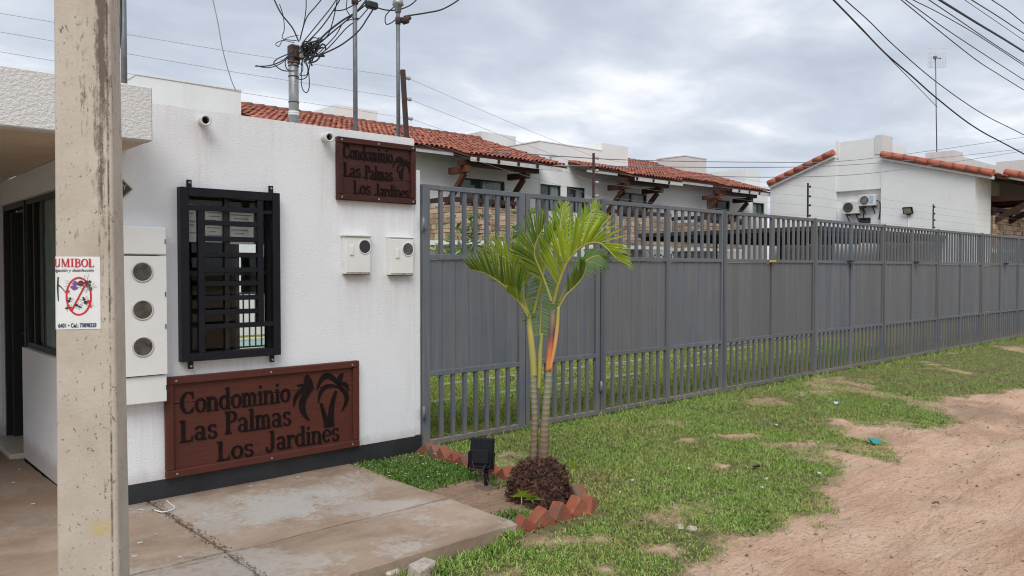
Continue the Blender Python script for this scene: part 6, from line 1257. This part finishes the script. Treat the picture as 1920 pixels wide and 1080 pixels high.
# air conditioners
def aircon(px0, py0, px1, py1, lb, blue):
    a = on_x(px0, py0, XG-.12); b = on_x(px1, py1, XG-.12); y0, y1 = min(a.y, b.y), max(a.y, b.y); z0 = b.z; z1 = a.z; d_ = .30
    o = thing('air_conditioner', lb, 'air conditioner', (XG, (y0+y1)/2, z0), 'outdoor air conditioner units'); xf_ = XG-.12
    cs = MB().box((xf_, y0, z0), (xf_+d_, y1, z1), .015).obj('case', MT['acwhite'], o); cy = y1-(y1-y0)*.36; cz = (z0+z1)/2; r = (z1-z0)*.39
    MB().disc((xf_-.004, cy, cz), (-1, 0, 0), r, .008, 24).obj('fan_opening', MT['acgrille'], o)
    gl = MB()
    for q_ in (.97, .66, .36): gl.ring((xf_-.014, cy, cz), (-1, 0, 0), r*q_-.006, r*q_+.006, .006, 24)
    for k_ in range(8): an = PI*k_/8; gl.bar((xf_-.017, cy-r*math.cos(an), cz-r*math.sin(an)), (xf_-.017, cy+r*math.cos(an), cz+r*math.sin(an)), .008, .005, (1, 0, 0))
    gl.obj('fan_grille', MT['galv'] if blue else MT['acgrille'], o)
    if blue: MB().box((xf_-.006, y0+(y1-y0)*.12, z0+.08), (xf_-.002, y0+(y1-y0)*.32, z1-.06)).obj('sticker', MT['label_blue'], o)
    for t in (.2, .8): yy = y0+(y1-y0)*t; MB().box((xf_+.02, yy-.02, z0-.05), (XG+.22, yy+.02, z0-.002)).bar((xf_+.1, yy, z0-.05), (XG+.215, yy, z0-.28), .03, .03).obj('bracket', MT['rust'], o)
    MB().tube(spline([(xf_+.15, y0-.01, z0+.2), (xf_+.16, y0-.12, z0+.1), (xf_+.25, y0-.1, z0-.2), (XG+.2, y0-.02, z0-.5)], 5), .022, 6).obj('pipe', MT['cable'], o)
aircon(1580, 378, 1609, 400, 'cream air conditioner, the lower left one on the gable wall', False); aircon(1610, 366, 1640, 385, 'air conditioner with a blue sticker, the upper right one', True)
v0 = on_x(1610, 409, XG+.2); v1 = on_x(1632, 418, XG+.2); vt = MB().box((XG+.205, v1.y, v1.z), (XG+.225, v0.y, v0.z)).obj('vent_window', MT['alu'], hG)
# wall floodlight with its conduit
w0 = on_x(1702, 395, XG-.15); wf_ = thing('wall_floodlight', 'small black floodlight with pale lens on the gable wall', 'floodlight', (XG, w0.y, w0.z))
Mw = Matrix.Translation(w0) @ Matrix.Rotation(R(-28), 4, 'Y')
MB().box((-.03, -.17, -.13), (.05, .17, .13), .01, Mw).obj('housing', MT['black'], wf_); MB().box((-.036, -.13, -.095), (-.031, .13, .10), 0, Mw).obj('lens', MT['lamp_glass'], wf_)
MB().box((XG-.12, w0.y-.06, w0.z-.15), (XG-.002, w0.y+.06, w0.z-.1)).obj('arm', MT['black'], wf_); MB().tube([(XG-.02, w0.y+.02, w0.z-.15), (XG-.02, w0.y+.02, .4)], .018, 6).obj('conduit', MT['pvc'], wf_)
# antenna on the roof behind
bm0 = on_y(1757, 285, 8.0); bm1 = on_y(1754, 108, 8.0); an_ = thing('roof_antenna', 'tall thin mast with a square grid antenna above the gabled house', 'antenna', (bm0.x, 8, bm0.z-.4))
MB().tube([(bm0.x, 8, bm0.z-.4), bm1], .024, 6).obj('mast', MT['galv_dark'], an_); gp = MB(); s_ = .42; rr_ = CR @ Vector((1, 0, 0)); 
for k in range(-6, 7):
    P = [bm1 + rr_*(s_*k/6*.95+.02) + Vector((0, 0, z_)) + Vector((.12*(abs(k)/6)**2, 0, 0)) for z_ in (-.5+.08*abs(k)/6, 0, .5-.08*abs(k)/6)]; gp.tube(P, .006, 4)
for z_ in (-.42, -.2, 0, .2, .42): gp.tube([bm1 + rr_*(s_*t*.95+.02) + Vector((.12*t*t, 0, z_)) for t in (-1, -.5, 0, .5, 1)], .006, 4)
gp.obj('grid_reflector', simple('pale_antenna_wire', (.58, .60, .62)), an_); MB().box(bm1+Vector((-.1, -.06, -.06)), bm1+Vector((.0, .06, .06))).bar(bm1, bm1-rr_*-.26+Vector((0, 0, -.05)), .05, .03).obj('feed_horn', MT['galv_dark'], an_)
# ---------------------------------------------------------------- inside the compound
cp = thing('carport', 'dark flat roofed carport in front of the gabled house', 'carport', (25, 7, 0))
MB().box((20.6, 4.6, 2.66), (29.9, 11.0, 2.78)).obj('roof', MT['dark'], cp); 
for x, y in ((20.8, 4.8), (20.8, 10.8), (25, 4.8), (25, 10.8), (29.6, 4.8), (29.6, 10.8)): MB().box((x-.05, y-.05, 0), (x+.05, y+.05, 2.66)).obj('post', MT['alu'], cp)
for i in range(7): y = 4.75+i*1.0; MB().box((20.65, y-.04, 2.54), (29.85, y+.04, 2.659)).obj('beam', MT['dark'], cp)
car = thing('parked_car', 'dark blue-grey car parked under the carport', 'car', (24.5, 7.2, .012))
pr = [(0, .45), (.05, .75), (.9, .92), (1.5, 1.42), (2.9, 1.5), (3.7, 1.05), (4.3, 1.0), (4.4, .5), (4.3, .28), (.1, .28)]
MB().poly([(22.4+x, 6.4, z) for x, z in pr], (0, 1, 0), 1.7).obj('body', MT['carpaint'], car)
MB().poly([(22.4+x, 6.385, z) for x, z in ((1.1, .98), (1.62, 1.38), (2.2, 1.42), (2.2, 1.0))], (0, 1, 0), .012).obj('side_window', MT['hglass'], car); MB().poly([(22.4+x, 6.385, z) for x, z in ((2.28, 1.0), (2.28, 1.42), (2.85, 1.44), (3.45, 1.06))], (0, 1, 0), .012).obj('side_window', MT['hglass'], car)
MB().poly([(22.4+.92, 6.5, .94), (22.4+1.46, 6.6, 1.40), (22.4+1.46, 7.9, 1.40), (22.4+.92, 8.0, .94)], (-.6, 0, .5), .012).obj('windscreen', MT['hglass'], car)
for x in (23.25, 25.9):
    for y, s in ((6.38, 1), (8.12, -1)): w_ = MB().tube([(x, y, .33), (x, y+.2*s, .33)], .32, 20).obj('wheel', MT['tyre'], car); MB().disc((x, y-.006*s, .33), (0, -s, 0), .19, .01, 14).obj('rim', MT['galv'], w_)
for y in (6.6, 7.9): MB().box((22.40, y-.14, .62), (22.46, y+.14, .74), .01).obj('headlight', MT['white'], car)
mw = thing('block_wall', 'low mauve concrete block wall inside the compound', 'wall', (21, 9.5, 0)); blk = MB().box((-.19, -.07, 0), (.19, .07, .19), .006).mesh('block', MT['mauve'])
for r in range(9):
    for c in range(14): piece('block', blk, mw, (17.3+.39*c+(.19 if r % 2 else 0), 9.6+rng.uniform(-.004, .004), .0+.2*r))
MB().box((17.1, 9.58, 0), (22.9, 9.64, 1.78)).obj('core', MT['mortar'], mw)
# pool and rail behind the gatehouse
pl = thing('swimming_pool', 'small turquoise pool glimpsed through the gatehouse window', 'pool', (7, 10.5, 0)); MB().box((4.5, 9.6, -.05), (9.3, 11.4, .01)).obj('water', MT['water'], pl); MB().box((4.2, 11.4, -.05), (9.6, 11.75, .04)).box((4.2, 9.3, -.05), (9.6, 9.6, .04)).obj('coping', MT['sand'], pl)
rl_ = thing('pool_railing', 'dark bar railing in front of the pool', 'railing', (6.5, 8.9, 0)); MB().box((4.8, 8.88, 1.12), (8.4, 8.92, 1.16)).box((4.8, 8.88, .1), (8.4, 8.92, .13)).obj('rail', MT['alu'], rl_); rb = MB().box((-.012, -.012, .13), (.012, .012, 1.12)).mesh('bar', MT['alu'])
for i in range(30): piece('bar', rb, rl_, (4.85+i*.12, 8.9, 0))
# stepping stones
st = thing('paver_strips', 'two pale rows of concrete edging across the compound lawn', 'paving', (9, 3, 0)); em = MB().box((-.24, -.05, -.04), (.24, .05, .002), .006).mesh('paver', MT['edging'])
for y in (2.0, 3.1):
    for i in range(18):
      if rng.uniform() < .55: piece('paver', em, st, (5.9+.5*i+rng.normal(0, .01), y+rng.normal(0, .01), 0), (0, 0, rng.normal(0, .015)))
# shrubs
SHM = [grassmat('shrub_leaf', [(.035, .085, .018), (.06, .13, .02), (.10, .19, .03)]), grassmat('bamboo_leaf', [(.10, .22, .03), (.16, .30, .04), (.07, .16, .03)]), grassmat('dark_shrub_leaf', [(.015, .035, .012), (.03, .06, .018), (.05, .10, .03)])]
def shrub(x, y, h, w, mk, lb, n=500, ls=.09):
    o = thing('shrub', lb, 'shrub', (x, y, 0), 'shrubs inside the compound'); mb = MB()
    for k in range(5): an = k*1.26; mb.tube([(x+.06*math.cos(an), y+.06*math.sin(an), 0), (x+w*.25*math.cos(an), y+w*.25*math.sin(an), h*.45), (x+w*.4*math.cos(an), y+w*.4*math.sin(an), h*.85)], [.025, .018, .008], 5)
    mb.obj('stem', simple('shrub_stem', (.13, .10, .06)), o)
    cl_ = rng.normal(0, 1, (14, 3))*np.array([w*.28, w*.28, h*.2]) + np.array([x, y, h*.62]); C_ = cl_[rng.integers(0, 14, n)] + rng.normal(0, 1, (n, 3))*np.array([w*.13, w*.13, h*.11]); C_[:, 2] = np.clip(C_[:, 2], .08, h)
    a = rng.normal(0, 1, (n, 3)); a /= np.linalg.norm(a, axis=1)[:, None]; b = np.cross(a, rng.normal(0, 1, (n, 3))); b /= np.linalg.norm(b, axis=1)[:, None]; L = ls*rng.uniform(.6, 1.3, n)[:, None]
    V = np.stack([C_-a*L, C_+b*L*.28, C_+a*L, C_-b*L*.28], 1).reshape(-1, 3) - np.array(wloc(o)); f_ = npmesh('foliage', V, 4, SHM[mk]); f_.parent = o
shrub(9.6, 7.0, 2.5, .7, 1, 'tall yellow-green bamboo clump behind the gate next to the balcony'); shrub(10.6, 7.6, 2.75, .75, 0, 'tall green shrub behind the gate between the first two fence panels')
shrub(12.3, 7.4, 2.9, .9, 1, 'bright green bushy shrub behind the palm'); shrub(13.7, 9.3, 2.7, .8, 0, 'green shrub behind the first fence panel')
shrub(19.0, 10.8, 2.2, 1.6, 1, 'light green bush under the second balcony'); shrub(20.5, 11.1, 1.9, 1.4, 0, 'green bush beside the dark spiky shrub'); shrub(22.8, 10.9, 2.2, 1.3, 2, 'dark spiky shrub near the carport'); shrub(14.0, 11.2, 2.2, 1.0, 0, 'dark green bush below the first balcony', 400)
